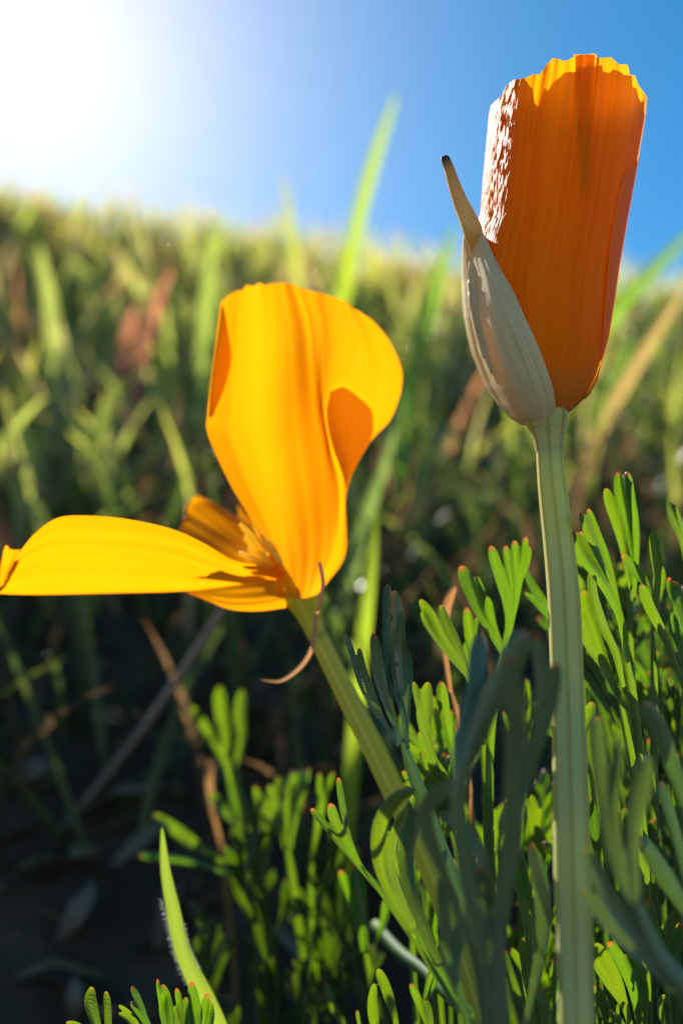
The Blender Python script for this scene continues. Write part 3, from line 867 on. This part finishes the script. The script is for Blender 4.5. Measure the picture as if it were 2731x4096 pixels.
# ------------------------------------------------------------------ feathery poppy leaves
def ground_under(p, towards=None, k=.35):
    x, y = p.x, p.y
    if towards: x, y = x + (towards[0] - x) * k, y + (towards[1] - y) * k
    return Vector((x, y, gz(x, y) - .003))
CROWN = (.020, .105)
def blade(L, d, dep, th, base, mt, tilt):
    """one leaflet: its lobes grown together into a single forked sheet with real curvature"""
    C_, R_, D_, T_, I_ = [], [], [], [], []
    for i, (pts, wpx) in enumerate(L):
        c = cr(np.array(pts[::-1], float), 90)                    # foot -> tip
        cl = np.concatenate([[0], np.cumsum(np.linalg.norm(np.diff(c, axis=0), axis=1))]); ln = cl[-1]
        n = max(14, int(ln / 5)); q = np.linspace(0, 1, n)
        c = np.stack([np.interp(q, cl / ln, c[:, k]) for k in range(2)], 1)
        wob = rng.uniform(0, 9)
        r = wpx * .47 * (.46 + .54 * np.minimum(1, q / .62) ** 1.3) * (1 + .10 * np.sin(q * rng.uniform(4, 9) + wob) )
        ft = np.clip((ln * (1 - q)) / (wpx * rng.uniform(1.0, 1.7)), 0, 1)           # blunt, slightly pointed tip
        r = r * (.16 + .84 * np.sqrt(1 - (1 - ft) ** 2)) - .8
        tipout = rng.uniform(-.35, .35) * ln / FPX * d
        C_.append(c); R_.append(r); T_.append(ln * (1 - q)); I_.append(np.full(n, i))
        D_.append(tipout * q ** 2 + np.array([dep(y) for y in c[:, 1]]))
    C_, R_, D_, T_, I_ = (np.concatenate(a) for a in (C_, R_, D_, T_, I_))
    st = max(2.6, np.median(R_) / 3.6)
    lo, hi = C_.min(0) - 40, C_.max(0) + 40
    gx, gy = np.arange(lo[0], hi[0], st), np.arange(lo[1], hi[1], st)
    X, Y = np.meshgrid(gx, gy)
    P0 = np.stack([X.ravel(), Y.ravel()], 1)
    per = [(C_[I_ == i], R_[I_ == i], D_[I_ == i], T_[I_ == i]) for i in range(len(L))]
    def field(p):
        n_ = len(p); w_ = np.zeros(n_); dp = np.zeros(n_); tp = np.zeros(n_); acc = np.zeros(n_)
        best = np.full(n_, 1e9); gr = np.zeros((n_, 2))
        K = 2.2
        for c, r_, d_, t_ in per:
            dx = p[:, 0:1] - c[None, :, 0]; dy = p[:, 1:2] - c[None, :, 1]
            e = np.sqrt(dx * dx + dy * dy) - r_[None]
            a = e.argmin(1); ar = np.arange(n_); v = e[ar, a]
            acc += np.exp(-np.clip(v / K, -60, 60))
            ww = np.exp(-np.clip(v / 9, -40, 40)) + 1e-12
            w_ += ww; dp += ww * d_[a]; tp += ww * t_[a]
            m_ = v < best; best[m_] = v[m_]
            gr[m_] = np.stack([dx[ar, a], dy[ar, a]], 1)[m_]
        gr /= np.maximum(np.linalg.norm(gr, axis=1), 1e-6)[:, None]
        return -K * np.log(acc + 1e-26), dp / w_, tp / w_, gr
    dc = np.min([(np.abs(P0[:, None, :] - c[None, ::3]).max(2)).min(1) for c, r_, d_, t_ in per], axis=0)
    sd = np.full(len(P0), 99.0); nr = dc < R_.max() + 18
    sd[nr] = field(P0[nr])[0]
    ny, nx = X.shape
    ins = sd.reshape(ny, nx) < 0
    cell = ins[:-1, :-1] | ins[1:, :-1] | ins[:-1, 1:] | ins[1:, 1:]
    cy, cx = np.nonzero(cell)
    if len(cy) == 0: return
    quads = np.stack([cy * nx + cx, cy * nx + cx + 1, (cy + 1) * nx + cx + 1, (cy + 1) * nx + cx], 1)
    used, inv = np.unique(quads, return_inverse=True)
    quads = inv.reshape(-1, 4)
    p = P0[used]
    for _ in range(3):                                            # outer vertices slide onto the outline
        s0, _a, _b, gr = field(p); o = s0 > 0
        p[o] -= gr[o] * s0[o][:, None]
    s0, dp, tp, _a = field(p)
    mid = np.median(np.array([l[1] for l in L])) * .5
    dist = np.clip(-s0, 0, None)
    u = np.clip(dist / (2 * mid), 0, .5)
    c0 = C_.mean(0)
    cm = d / FPX
    cup = rng.choice((-1, 1)) * rng.uniform(.25, .7)
    tx, ty = rng.uniform(-tilt, tilt), rng.uniform(-tilt, tilt) * .4
    dd_ = dp + cm * (tx * (p[:, 0] - c0[0]) + ty * (p[:, 1] - c0[1])) + cm * cup * mid * (1 - (1 - np.clip(dist / mid, 0, 1)) ** 2)
    V = [P(a, b, c) - base for a, b, c in zip(p[:, 0], p[:, 1], dd_)]
    uv = np.stack([u, 1 - tp * cm / 1.0], 1)
    obj('leaflet', make_mesh('leaflet', V, [tuple(q) for q in quads.tolist()], uv, mt), th)
def leaf(label, d, leaflets, stalk, group=None, stalk_w=34, m='leaf', d2=None, name='poppy_leaf', tilt=.45, crown=CROWN):
    """leaflets: list of lists of lobes ([px points tip->base], width px); stalk: px points down to the foot"""
    d2 = d if d2 is None else d2
    ylo = max(y for x, y in stalk)
    yhi = min(q[1] for L in leaflets for l in L for q in l[0])
    dep = lambda y: d + (d2 - d) * max(0, min(1, (y - yhi) / max(1, ylo - yhi)))
    sp = [P(x, y, dep(y)) for x, y in stalk]
    last = sp[-1]
    g = ground_under(last, crown, .35)
    if last.z > g.z + .004:
        sp += [Vector((last.x, last.y, last.z)) * .45 + g * .55, g]
    base = sp[-1]
    th = thing(name, base, label, 'leaf', group)
    wd = pxm(stalk_w, d) * .5
    n_ = len(sp)
    pv, pf, pu = ribbon_data([q + FW * .0004 for q in reversed(sp)], wd * 2, n=max(14, 4 * n_), yaw=rng.uniform(-.3, .3), fold=.9, tip=.12, base_w=.9, nv=5)
    ribbons('petiole', [(pv, pf, [(a, b - 1.2) for a, b in pu])], M[m], th, base)
    for k, L in enumerate(leaflets):
        blade(L, d, dep, th, base, M[m], tilt)
    return th

# A: bright forked leaf left of the bud stem
leaf('bright forked poppy leaf reaching highest just left of bud stem', 9.7, [
    [([(1963, 2188), (1988, 2273), (2024, 2385), (2036, 2487), (2014, 2602)], 54), ([(2021, 2186), (2029, 2263), (2042, 2355), (2036, 2480)], 30),
     ([(2057, 2166), (2060, 2253), (2066, 2345), (2050, 2457), (2014, 2602)], 42), ([(2102, 2150), (2090, 2223), (2076, 2310), (2056, 2430)], 34),
     ([(2116, 2190), (2106, 2250), (2085, 2310), (2060, 2430)], 26)],
    [([(1846, 2272), (1885, 2365), (1922, 2452), (1963, 2523), (2012, 2610)], 64), ([(1906, 2306), (1928, 2390), (1955, 2480), (2012, 2610)], 38),
     ([(1950, 2390), (1968, 2467), (1999, 2560)], 28)]],
    [(2012, 2600), (1990, 2720), (1975, 2850), (1960, 3050), (1965, 3400), (1990, 3800), (2010, 4150)], stalk_w=34)
leaf('bright forked poppy leaf spreading left toward the dark gap beside broad grass blade', 9.75, [
    [([(1682, 2402), (1723, 2467), (1774, 2559), (1840, 2650), (1889, 2736)], 52), ([(1688, 2450), (1728, 2523), (1790, 2610), (1850, 2685)], 38),
     ([(1762, 2424), (1790, 2503), (1820, 2570), (1860, 2660), (1890, 2736)], 46)],
    [([(1863, 2434), (1877, 2523), (1887, 2600), (1892, 2730)], 50), ([(1904, 2472), (1908, 2533), (1894, 2640)], 30), ([(1856, 2572), (1862, 2630), (1885, 2720)], 24)]],
    [(1889, 2726), (1905, 2850), (1940, 3050), (1950, 3400), (1975, 3800), (2000, 4150)], stalk_w=30)
# B: shaded blue-green leaf
leaf('shaded blue-green poppy leaf with many fingers right of the flower stem', 9.1, [
    [([(1552, 2340), (1547, 2432), (1550, 2610), (1556, 2780), (1600, 2960)], 38), ([(1578, 2368), (1592, 2457), (1603, 2585), (1608, 2780), (1615, 2960)], 46),
     ([(1598, 2436), (1584, 2508), (1572, 2620), (1590, 2800)], 30), ([(1612, 2574), (1627, 2661), (1631, 2763), (1625, 2930)], 44)],
    [([(1494, 2538), (1504, 2610), (1519, 2712), (1550, 2830), (1600, 2960)], 48), ([(1435, 2594), (1448, 2661), (1473, 2737), (1520, 2860), (1590, 2980)], 36),
     ([(1379, 2537), (1402, 2595), (1422, 2666), (1450, 2760), (1510, 2870)], 26), ([(1563, 2650), (1586, 2763), (1616, 2865), (1630, 2990)], 38)]],
    [(1600, 2940), (1640, 3060), (1690, 3200), (1760, 3400), (1850, 3620), (1930, 3860), (1990, 4150)], stalk_w=62, m='leaf_near_shade', d2=8.0)
# C
leaf('short bright three fingered poppy leaf under the dark gap', 9.6, [
    [([(1652, 2730), (1667, 2773), (1690, 2850), (1740, 2960)], 38), ([(1710, 2735), (1700, 2814), (1700, 2916), (1740, 3050)], 64)],
    [([(1762, 2730), (1772, 2814), (1788, 2900), (1810, 3000), (1830, 3130)], 54)]],
    [(1740, 3030), (1800, 3150), (1870, 3400), (1930, 3700), (1980, 4150)], stalk_w=34)
# D: big soft leaves nearest the lens
leaf('large grey-green poppy leaf with wide blurred blades crossing in front', 6.7, [
    [([(2092, 2535), (2030, 2680), (1960, 2820), (1890, 2980), (1840, 3130), (1830, 3300)], 108), ([(1917, 2542), (1900, 2737), (1866, 2865), (1830, 3010), (1830, 3250)], 72)]],
    [(1832, 3220), (1850, 3400), (1900, 3620), (1960, 3850), (1995, 4150), (2005, 4400)], stalk_w=70, m='leaf_near_shade', d2=6.9)
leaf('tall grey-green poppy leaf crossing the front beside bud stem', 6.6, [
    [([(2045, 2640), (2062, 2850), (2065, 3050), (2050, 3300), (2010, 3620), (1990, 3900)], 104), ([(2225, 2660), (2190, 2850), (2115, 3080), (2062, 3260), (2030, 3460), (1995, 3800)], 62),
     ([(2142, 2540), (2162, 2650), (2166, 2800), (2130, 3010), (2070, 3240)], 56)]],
    [(2000, 3700), (1992, 3950), (1995, 4200), (2000, 4420)], stalk_w=90, m='leaf_near_shade', d2=6.8)
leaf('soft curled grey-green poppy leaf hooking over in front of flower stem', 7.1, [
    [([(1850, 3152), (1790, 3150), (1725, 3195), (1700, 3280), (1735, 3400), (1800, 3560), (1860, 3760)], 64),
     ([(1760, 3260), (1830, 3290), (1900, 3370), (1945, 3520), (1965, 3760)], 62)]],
    [(1870, 3740), (1930, 3920), (1965, 4150), (1980, 4400)], stalk_w=70, m='leaf_near_shade')
leaf('large grey-green poppy leaf with three blunt fingers right of bud stem', 6.9, [
    [([(2378, 2880), (2395, 3059), (2420, 3212), (2445, 3400), (2510, 3600)], 80), ([(2474, 2946), (2463, 3085), (2448, 3212), (2470, 3400), (2520, 3600)], 58),
     ([(2586, 3032), (2566, 3136), (2540, 3263), (2528, 3420), (2540, 3620)], 84)],
    [([(2340, 3400), (2440, 3600), (2590, 3810), (2720, 3960)], 66), ([(2330, 3560), (2450, 3720), (2640, 3900), (2760, 4000)], 56)]],
    [(2525, 3560), (2579, 3728), (2650, 3872), (2740, 3980), (2820, 4200)], stalk_w=100, m='leaf_near_shade', d2=6.6, crown=(.04, .09))
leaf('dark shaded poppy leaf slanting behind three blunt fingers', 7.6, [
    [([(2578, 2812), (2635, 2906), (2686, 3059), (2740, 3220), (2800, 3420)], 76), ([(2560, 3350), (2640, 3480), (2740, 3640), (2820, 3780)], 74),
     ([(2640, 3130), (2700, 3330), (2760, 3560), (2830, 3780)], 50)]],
    [(2810, 3700), (2850, 3950), (2880, 4300)], stalk_w=60, m='leaf_near_shade', crown=(.04, .09))
# E: curled leaf
leaf('glossy poppy leaf curled into a hook beside flower stem', 8.5, [
    [([(1656, 3158), (1590, 3190), (1532, 3270), (1513, 3388), (1526, 3490), (1570, 3590), (1650, 3740)], 66),
     ([(1622, 3238), (1578, 3335), (1562, 3440), (1585, 3540), (1650, 3700)], 46)],
    [([(1664, 3185), (1640, 3311), (1622, 3413), (1638, 3550), (1690, 3700), (1750, 3850)], 82)]],
    [(1650, 3700), (1740, 3860), (1820, 4000), (1890, 4180)], stalk_w=50, d2=7.8)
leaf('slender poppy leaf with red-tipped fork pointing left below flower stem', 8.8, [
    [([(1246, 3236), (1302, 3301), (1368, 3382), (1445, 3474), (1520, 3570)], 36), ([(1322, 3220), (1338, 3280), (1363, 3336), (1402, 3400), (1450, 3480)], 48),
     ([(1353, 3112), (1363, 3184), (1376, 3260), (1391, 3326), (1430, 3440)], 28)]],
    [(1440, 3465), (1506, 3550), (1590, 3660), (1700, 3820), (1790, 3980), (1860, 4130)], stalk_w=40, d2=7.9)
# G
leaf('dark narrow poppy leaf standing low between curled leaf and bud stem', 7.2, [
    [([(1766, 3510), (1778, 3685), (1802, 3852), (1850, 4019), (1880, 4130)], 62), ([(1868, 3580), (1838, 3732), (1818, 3876), (1850, 4040)], 54)],
    [([(1915, 3480), (1955, 3685), (1979, 3876), (1985, 4090)], 84), ([(1938, 3720), (1936, 3880), (1950, 4090)], 60)]],
    [(1870, 4060), (1920, 4160), (1970, 4350)], stalk_w=60, m='leaf_near_shade')
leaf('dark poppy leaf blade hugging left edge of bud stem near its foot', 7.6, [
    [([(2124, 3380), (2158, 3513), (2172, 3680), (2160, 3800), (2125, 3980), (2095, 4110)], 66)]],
    [(2100, 4080), (2080, 4200), (2060, 4350)], stalk_w=50, m='leaf_near_shade')
# H: low centre
leaf('low poppy leaf with bright rounded fingers at foot of curled leaf', 9.4, [
    [([(1496, 3938), (1489, 4019), (1505, 4130), (1540, 4230)], 46), ([(1513, 3880), (1549, 3971), (1580, 4080), (1600, 4200)], 42)],
    [([(1643, 3934), (1673, 4005), (1706, 4096), (1720, 4200)], 34), ([(1708, 4002), (1722, 4067), (1735, 4180)], 24), ([(1427, 4040), (1440, 4110), (1480, 4220)], 20)]],
    [(1600, 4180), (1660, 4300), (1750, 4450)], stalk_w=30)
leaf('bright fan shaped poppy leaf half hidden under forked slender leaf', 11.5, [
    [([(1418, 3470), (1428, 3541), (1443, 3675), (1460, 3800)], 74), ([(1360, 3486), (1396, 3565), (1432, 3680), (1460, 3800)], 46), ([(1545, 3600), (1535, 3680), (1500, 3780)], 40)]],
    [(1455, 3770), (1490, 3950), (1560, 4150), (1650, 4400)], stalk_w=30)
leaf('bent poppy leaf finger at bottom of dim leaf clump', 11.5, [
    [([(1303, 3938), (1329, 4019), (1372, 4100), (1420, 4200)], 36)]], [(1410, 4180), (1460, 4300), (1540, 4450)], stalk_w=24)
# I: sharp tuft at lower left
tb = (-.022, .088)
leaf('sharp poppy leaf of two broad red-tipped fingers, outermost of the low tuft', 8.95, [
    [([(367, 3953), (364, 4012), (388, 4100), (430, 4220)], 54), ([(425, 3968), (431, 4021), (434, 4100), (440, 4220)], 36)], [([(268, 4090), (320, 4106), (400, 4170), (440, 4240)], 26)]],
    [(436, 4200), (470, 4320), (520, 4450)], 'low tuft of red-tipped leaves', 26, crown=tb)
leaf('sharp poppy leaf with slanting slim red-tipped fingers in middle of the low tuft', 9.05, [
    [([(529, 3946), (557, 4008), (588, 4096), (620, 4220)], 32), ([(525, 4010), (557, 4048), (595, 4110), (630, 4230)], 36)],
    [([(477, 4022), (521, 4057), (555, 4110), (610, 4220)], 25), ([(479, 4052), (532, 4095), (600, 4220)], 30)]],
    [(620, 4200), (610, 4320), (600, 4450)], 'low tuft of red-tipped leaves', 26, crown=tb)
leaf('sharp poppy leaf of three crowded fingers next to hairy grass blade foot', 9.0, [
    [([(631, 3916), (637, 3967), (648, 4030), (670, 4180)], 20), ([(652, 3939), (669, 3985), (684, 4066), (690, 4200)], 36), ([(660, 3983), (656, 4043), (670, 4120), (690, 4210)], 46)]],
    [(688, 4180), (670, 4300), (640, 4450)], 'low tuft of red-tipped leaves', 26, crown=tb)
leaf('sharp many fingered red-tipped poppy leaf overlapping hairy grass blade foot', 8.9, [
    [([(707, 3954), (718, 4008), (729, 4066), (750, 4200)], 28), ([(703, 4026), (718, 4096), (750, 4210)], 42), ([(745, 3990), (743, 4043), (750, 4120), (760, 4220)], 30)],
    [([(766, 3932), (776, 3990), (790, 4057), (785, 4210)], 52), ([(762, 4040), (758, 4110), (765, 4210)], 46), ([(787, 4032), (790, 4110), (780, 4220)], 30)],
    [([(829, 3977), (820, 4043), (812, 4120), (790, 4230)], 38), ([(844, 4008), (834, 4096), (800, 4230)], 42)]],
    [(775, 4190), (740, 4310), (690, 4450)], 'low tuft of red-tipped leaves', 26, crown=tb)
# J: leaves right of the bud stem
RG = 'leaves massed right of the bud stem'
leaf('long bright poppy leaf springing right from behind bud stem with narrow forks', 9.2, [
    [([(2294, 2127), (2326, 2223), (2396, 2316), (2447, 2400), (2480, 2479), (2508, 2642)], 46), ([(2320, 2127), (2354, 2204), (2419, 2316), (2470, 2440)], 32)],
    [([(2322, 2052), (2354, 2139), (2396, 2232), (2443, 2339), (2480, 2470)], 34), ([(2351, 2038), (2387, 2139), (2419, 2223), (2450, 2316), (2482, 2470)], 36)]],
    [(2482, 2470), (2506, 2640), (2535, 2800), (2560, 3050), (2580, 3400), (2590, 3800), (2590, 4200)], RG, 36)
leaf('broad bright poppy leaf against the right edge of bud stem', 9.0, [
    [([(2336, 2369), (2345, 2432), (2373, 2512), (2405, 2606), (2450, 2740)], 54), ([(2318, 2446), (2354, 2549), (2410, 2652), (2470, 2780)], 70)],
    [([(2359, 2290), (2373, 2386), (2410, 2502), (2457, 2606), (2490, 2740)], 46)]],
    [(2465, 2740), (2500, 2900), (2540, 3150), (2560, 3600), (2570, 4200)], RG, 36)
leaf('tall poppy leaf with blunt pink tips highest right of bud stem', 9.9, [
    [([(2505, 1893), (2518, 1990), (2532, 2083), (2538, 2200), (2530, 2400)], 50), ([(2470, 1890), (2475, 1966), (2496, 2070), (2525, 2220)], 44)],
    [([(2422, 1958), (2447, 2036), (2471, 2106), (2492, 2200), (2520, 2350)], 46)]],
    [(2528, 2330), (2520, 2600), (2540, 2900), (2570, 3300), (2590, 4200)], RG, 34)
leaf('poppy leaf with single round-tipped finger below the tall blunt leaf', 9.6, [
    [([(2610, 2130), (2620, 2213), (2630, 2293), (2620, 2380), (2610, 2520)], 44), ([(2640, 2260), (2648, 2330), (2630, 2430)], 30)], [([(2489, 2220), (2536, 2279), (2583, 2340), (2612, 2450)], 46)]],
    [(2610, 2480), (2620, 2700), (2620, 3100), (2620, 4200)], RG, 32)
leaf('dark poppy leaf finger with red tip leaning at right margin', 9.7, [
    [([(2671, 2004), (2690, 2064), (2718, 2130), (2745, 2260)], 46), ([(2692, 2018), (2712, 2080), (2740, 2180)], 26)]],
    [(2744, 2240), (2760, 2500), (2760, 3000), (2740, 4200)], RG, 30)
leaf('poppy leaf with three rolled red-tipped fingers at right margin', 9.3, [
    [([(2563, 2341), (2592, 2419), (2638, 2512), (2680, 2606), (2735, 2760)], 46)],
    [([(2700, 2332), (2708, 2409), (2728, 2502), (2740, 2700)], 50), ([(2676, 2313), (2685, 2386), (2718, 2466), (2740, 2680)], 34), ([(2687, 2457), (2694, 2516), (2724, 2600), (2742, 2740)], 46)]],
    [(2738, 2720), (2740, 3000), (2720, 3500), (2700, 4200)], RG, 34)
leaf('thin poppy leaf crossing behind bud stem from its left', 10.2, [
    [([(2098, 2280), (2135, 2353), (2177, 2415), (2240, 2520)], 42), ([(2099, 2370), (2140, 2409), (2180, 2456), (2240, 2530)], 26)]],
    [(2236, 2510), (2300, 2700), (2360, 3000), (2420, 3600), (2450, 4200)], RG, 28)
# K: bright low leaves at right
leaf('bright low poppy leaf of parallel red-tipped fingers right of bud stem foot', 8.9, [
    [([(2383, 3777), (2421, 3829), (2469, 3920), (2500, 4020), (2530, 4140)], 42), ([(2366, 3806), (2397, 3862), (2449, 3944), (2500, 4035), (2530, 4150)], 52)],
    [([(2436, 3772), (2483, 3848), (2531, 3967), (2560, 4120)], 52), ([(2507, 3820), (2545, 3896), (2569, 3991), (2575, 4140)], 62)], [([(2433, 4046), (2475, 4085), (2530, 4160)], 34)]],
    [(2545, 4120), (2570, 4250), (2590, 4450)], RG, 34)
leaf('bright low poppy leaf with rounded lobes at right bottom corner', 8.9, [
    [([(2593, 3605), (2598, 3657), (2617, 3728), (2645, 3870)], 50), ([(2636, 3715), (2650, 3776), (2669, 3858), (2670, 3960)], 50), ([(2718, 3696), (2698, 3776), (2682, 3858), (2672, 3960)], 44)],
    [([(2650, 3985), (2655, 4050), (2668, 4140)], 64)]],
    [(2668, 3940), (2675, 4100), (2670, 4400)], RG, 36)
leaf('bright thin poppy leaf showing between near leaves left of bud stem foot', 9.1, [
    [([(2043, 3378), (2057, 3489), (2091, 3585), (2112, 3728), (2120, 3900)], 54), ([(2072, 3398), (2096, 3513), (2139, 3657), (2140, 3860)], 38)],
    [([(2084, 3763), (2096, 3848), (2110, 3967), (2130, 4100)], 40), ([(2110, 3772), (2121, 3848), (2122, 3934), (2135, 4100)], 24)],
    [([(2206, 3839), (2215, 3900), (2222, 4000), (2200, 4140)], 38), ([(2160, 3960), (2182, 4063), (2180, 4160)], 48)]],
    [(2135, 4060), (2140, 4200), (2120, 4400)], None, 34)
# L: dim clump behind, left of the flower stem
LG = 'soft clump of leaves left of the flower stem'
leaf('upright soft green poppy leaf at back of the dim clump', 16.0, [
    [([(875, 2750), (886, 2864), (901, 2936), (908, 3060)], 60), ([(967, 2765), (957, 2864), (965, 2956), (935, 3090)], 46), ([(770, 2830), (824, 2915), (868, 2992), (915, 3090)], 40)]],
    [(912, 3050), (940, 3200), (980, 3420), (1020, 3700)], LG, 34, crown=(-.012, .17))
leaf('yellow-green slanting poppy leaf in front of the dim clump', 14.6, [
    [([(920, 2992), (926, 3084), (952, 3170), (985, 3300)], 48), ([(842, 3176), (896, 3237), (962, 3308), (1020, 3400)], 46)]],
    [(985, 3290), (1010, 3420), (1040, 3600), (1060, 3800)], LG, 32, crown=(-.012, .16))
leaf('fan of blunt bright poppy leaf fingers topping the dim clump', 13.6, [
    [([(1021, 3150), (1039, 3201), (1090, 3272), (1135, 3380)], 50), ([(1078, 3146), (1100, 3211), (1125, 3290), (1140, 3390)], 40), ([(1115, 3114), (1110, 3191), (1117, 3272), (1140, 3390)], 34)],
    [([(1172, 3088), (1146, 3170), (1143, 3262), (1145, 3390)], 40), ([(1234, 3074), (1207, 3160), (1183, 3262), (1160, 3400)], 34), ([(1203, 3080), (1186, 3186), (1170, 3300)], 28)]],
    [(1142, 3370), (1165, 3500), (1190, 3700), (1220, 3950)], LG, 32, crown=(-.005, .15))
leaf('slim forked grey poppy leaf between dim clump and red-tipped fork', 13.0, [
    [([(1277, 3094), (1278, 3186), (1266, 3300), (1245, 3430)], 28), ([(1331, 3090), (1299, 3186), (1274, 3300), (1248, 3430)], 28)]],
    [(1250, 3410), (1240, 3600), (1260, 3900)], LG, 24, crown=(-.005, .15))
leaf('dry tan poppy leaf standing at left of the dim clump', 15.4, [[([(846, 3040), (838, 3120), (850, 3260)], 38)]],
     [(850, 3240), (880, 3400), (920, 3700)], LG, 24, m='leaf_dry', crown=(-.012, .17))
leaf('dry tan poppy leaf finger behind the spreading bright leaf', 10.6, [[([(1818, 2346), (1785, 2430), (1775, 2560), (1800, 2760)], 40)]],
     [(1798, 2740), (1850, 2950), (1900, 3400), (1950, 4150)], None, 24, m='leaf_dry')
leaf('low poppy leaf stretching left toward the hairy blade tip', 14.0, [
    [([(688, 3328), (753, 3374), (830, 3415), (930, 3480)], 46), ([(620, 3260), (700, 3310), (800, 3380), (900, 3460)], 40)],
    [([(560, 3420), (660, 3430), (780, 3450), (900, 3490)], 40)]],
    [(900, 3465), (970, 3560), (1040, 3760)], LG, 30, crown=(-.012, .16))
# pale stalk low in the middle
st_ = [P(1500, 3700, 12.0), P(1600, 3810, 11.2), P(1706, 3890, 10.6), P(1790, 3975, 10.0), P(1900, 4090, 9.6), P(2000, 4300, 9.4)]
gs = Vector((st_[-1].x, st_[-1].y, gz(st_[-1].x, st_[-1].y) - .003))
so2 = thing('poppy_stalk', gs, 'bare grey-green stalk lying low behind slender forked leaf', 'stalk')
tube('stalk', [gs] + list(reversed(st_)), [.0008] * 7, M['petiole'], so2, gs, nseg=14, n=26, ribs=5, rib=.05)

# filler: more leaves of the same plants
def wild_leaf(label, group, px, py, d, size, lean, r, m='leaf', crown=CROWN):
    """py,px: top of the leaf; size: leaf height in px at depth d"""
    leaflets = []
    bx, by = px - lean * size, py + size
    ux, uy = (px - bx) / size, -1.0
    W = 9.5 / d
    for k in range(r.choice((2, 3, 3, 4))):
        t = (.42, .40, .22, .10)[k] + r.uniform(-.05, .05)
        ox, oy = bx + ux * size * t, by + uy * size * t
        side = 0 if k == 0 else (1 if k % 2 else -1)
        ang = math.atan2(ux, 1) + side * r.uniform(.18, .42) + r.uniform(-.06, .06)
        L = size * (1 - t) * r.uniform(.85, 1.05) * (1 if k == 0 else .85)
        crv = r.uniform(-.25, .25)
        def on(q, a=ang, c=crv): return ox + math.sin(a + c * q) * L * q, oy - math.cos(a + c * q) * L * q
        lob = [([on(1), on(.75), on(.5), on(.25), on(0)], r.uniform(40, 60) * W)]
        sg = r.choice((-1, 1))
        for z in range(r.choice((1, 1, 2, 2))):
            f0 = r.uniform(.30, .62)
            a2 = ang + crv * f0 + sg * r.uniform(.14, .36); sg = -sg
            l2 = L * (1 - f0) * r.uniform(.6, 1.0)
            fx, fy = on(f0)
            gx, gy = on(max(0, f0 - .28))
            b2 = a2 - sg * r.uniform(-.12, .2)
            lob.append(([(fx + math.sin(b2) * l2, fy - math.cos(b2) * l2), (fx + math.sin(a2) * l2 * .55, fy - math.cos(a2) * l2 * .55), (fx, fy), (gx, gy)], r.uniform(30, 46) * W))
        leaflets.append(lob)
    return leaf(label, d, leaflets, [(bx + ux * size * .6, by + uy * size * .6), (bx + ux * size * .3, by + uy * size * .3), (bx, by), (bx - lean * 120, by + 260)],
                group, 28 * 9.5 / d, m, tilt=.85, crown=crown)
r = random.Random(21)
for i in range(80):
    y = 2150 + 1850 * (i / 80)
    px = r.uniform(2280, 2760)
    wild_leaf(('upper ', 'middle ', 'lowest ')[min(2, i // 27)] + 'green feathery poppy leaf in the mass right of bud stem', 'massed feathery leaves right of the bud stem',
              px, y + r.uniform(-60, 60), r.uniform(9.6, 13.0), r.uniform(420, 640), r.uniform(-.45, .05), r, 'leaf_half_shade' if i % 3 else 'leaf', crown=(.035, .11))
for i in range(26):
    y = 2700 + 1250 * (i / 26)
    px = r.uniform(1640, 2230)
    wild_leaf(('upper ', 'lower ')[i // 13] + 'green feathery poppy leaf filling between flower stem and bud stem', 'feathery leaves between the two poppy stems',
              px, y + r.uniform(-40, 60), r.uniform(9.9, 12.0), r.uniform(380, 560), r.uniform(-.35, .2), r)
for i in range(24):
    q = i / 24
    y = 3200 + 760 * q
    px = r.uniform(max(480, 900 - 380 * q), 1420)
    wild_leaf(('top ', 'middle ', 'low ')[min(2, i // 8)] + 'soft shaded green poppy leaf in the dim clump left of flower stem', 'feathery leaves of the dim clump',
              px, y + r.uniform(-60, 60), r.uniform(12.0, 16.5), r.uniform(330, 480), r.uniform(-.45, .35), r, 'leaf_clump_shade', crown=(-.01, .14))
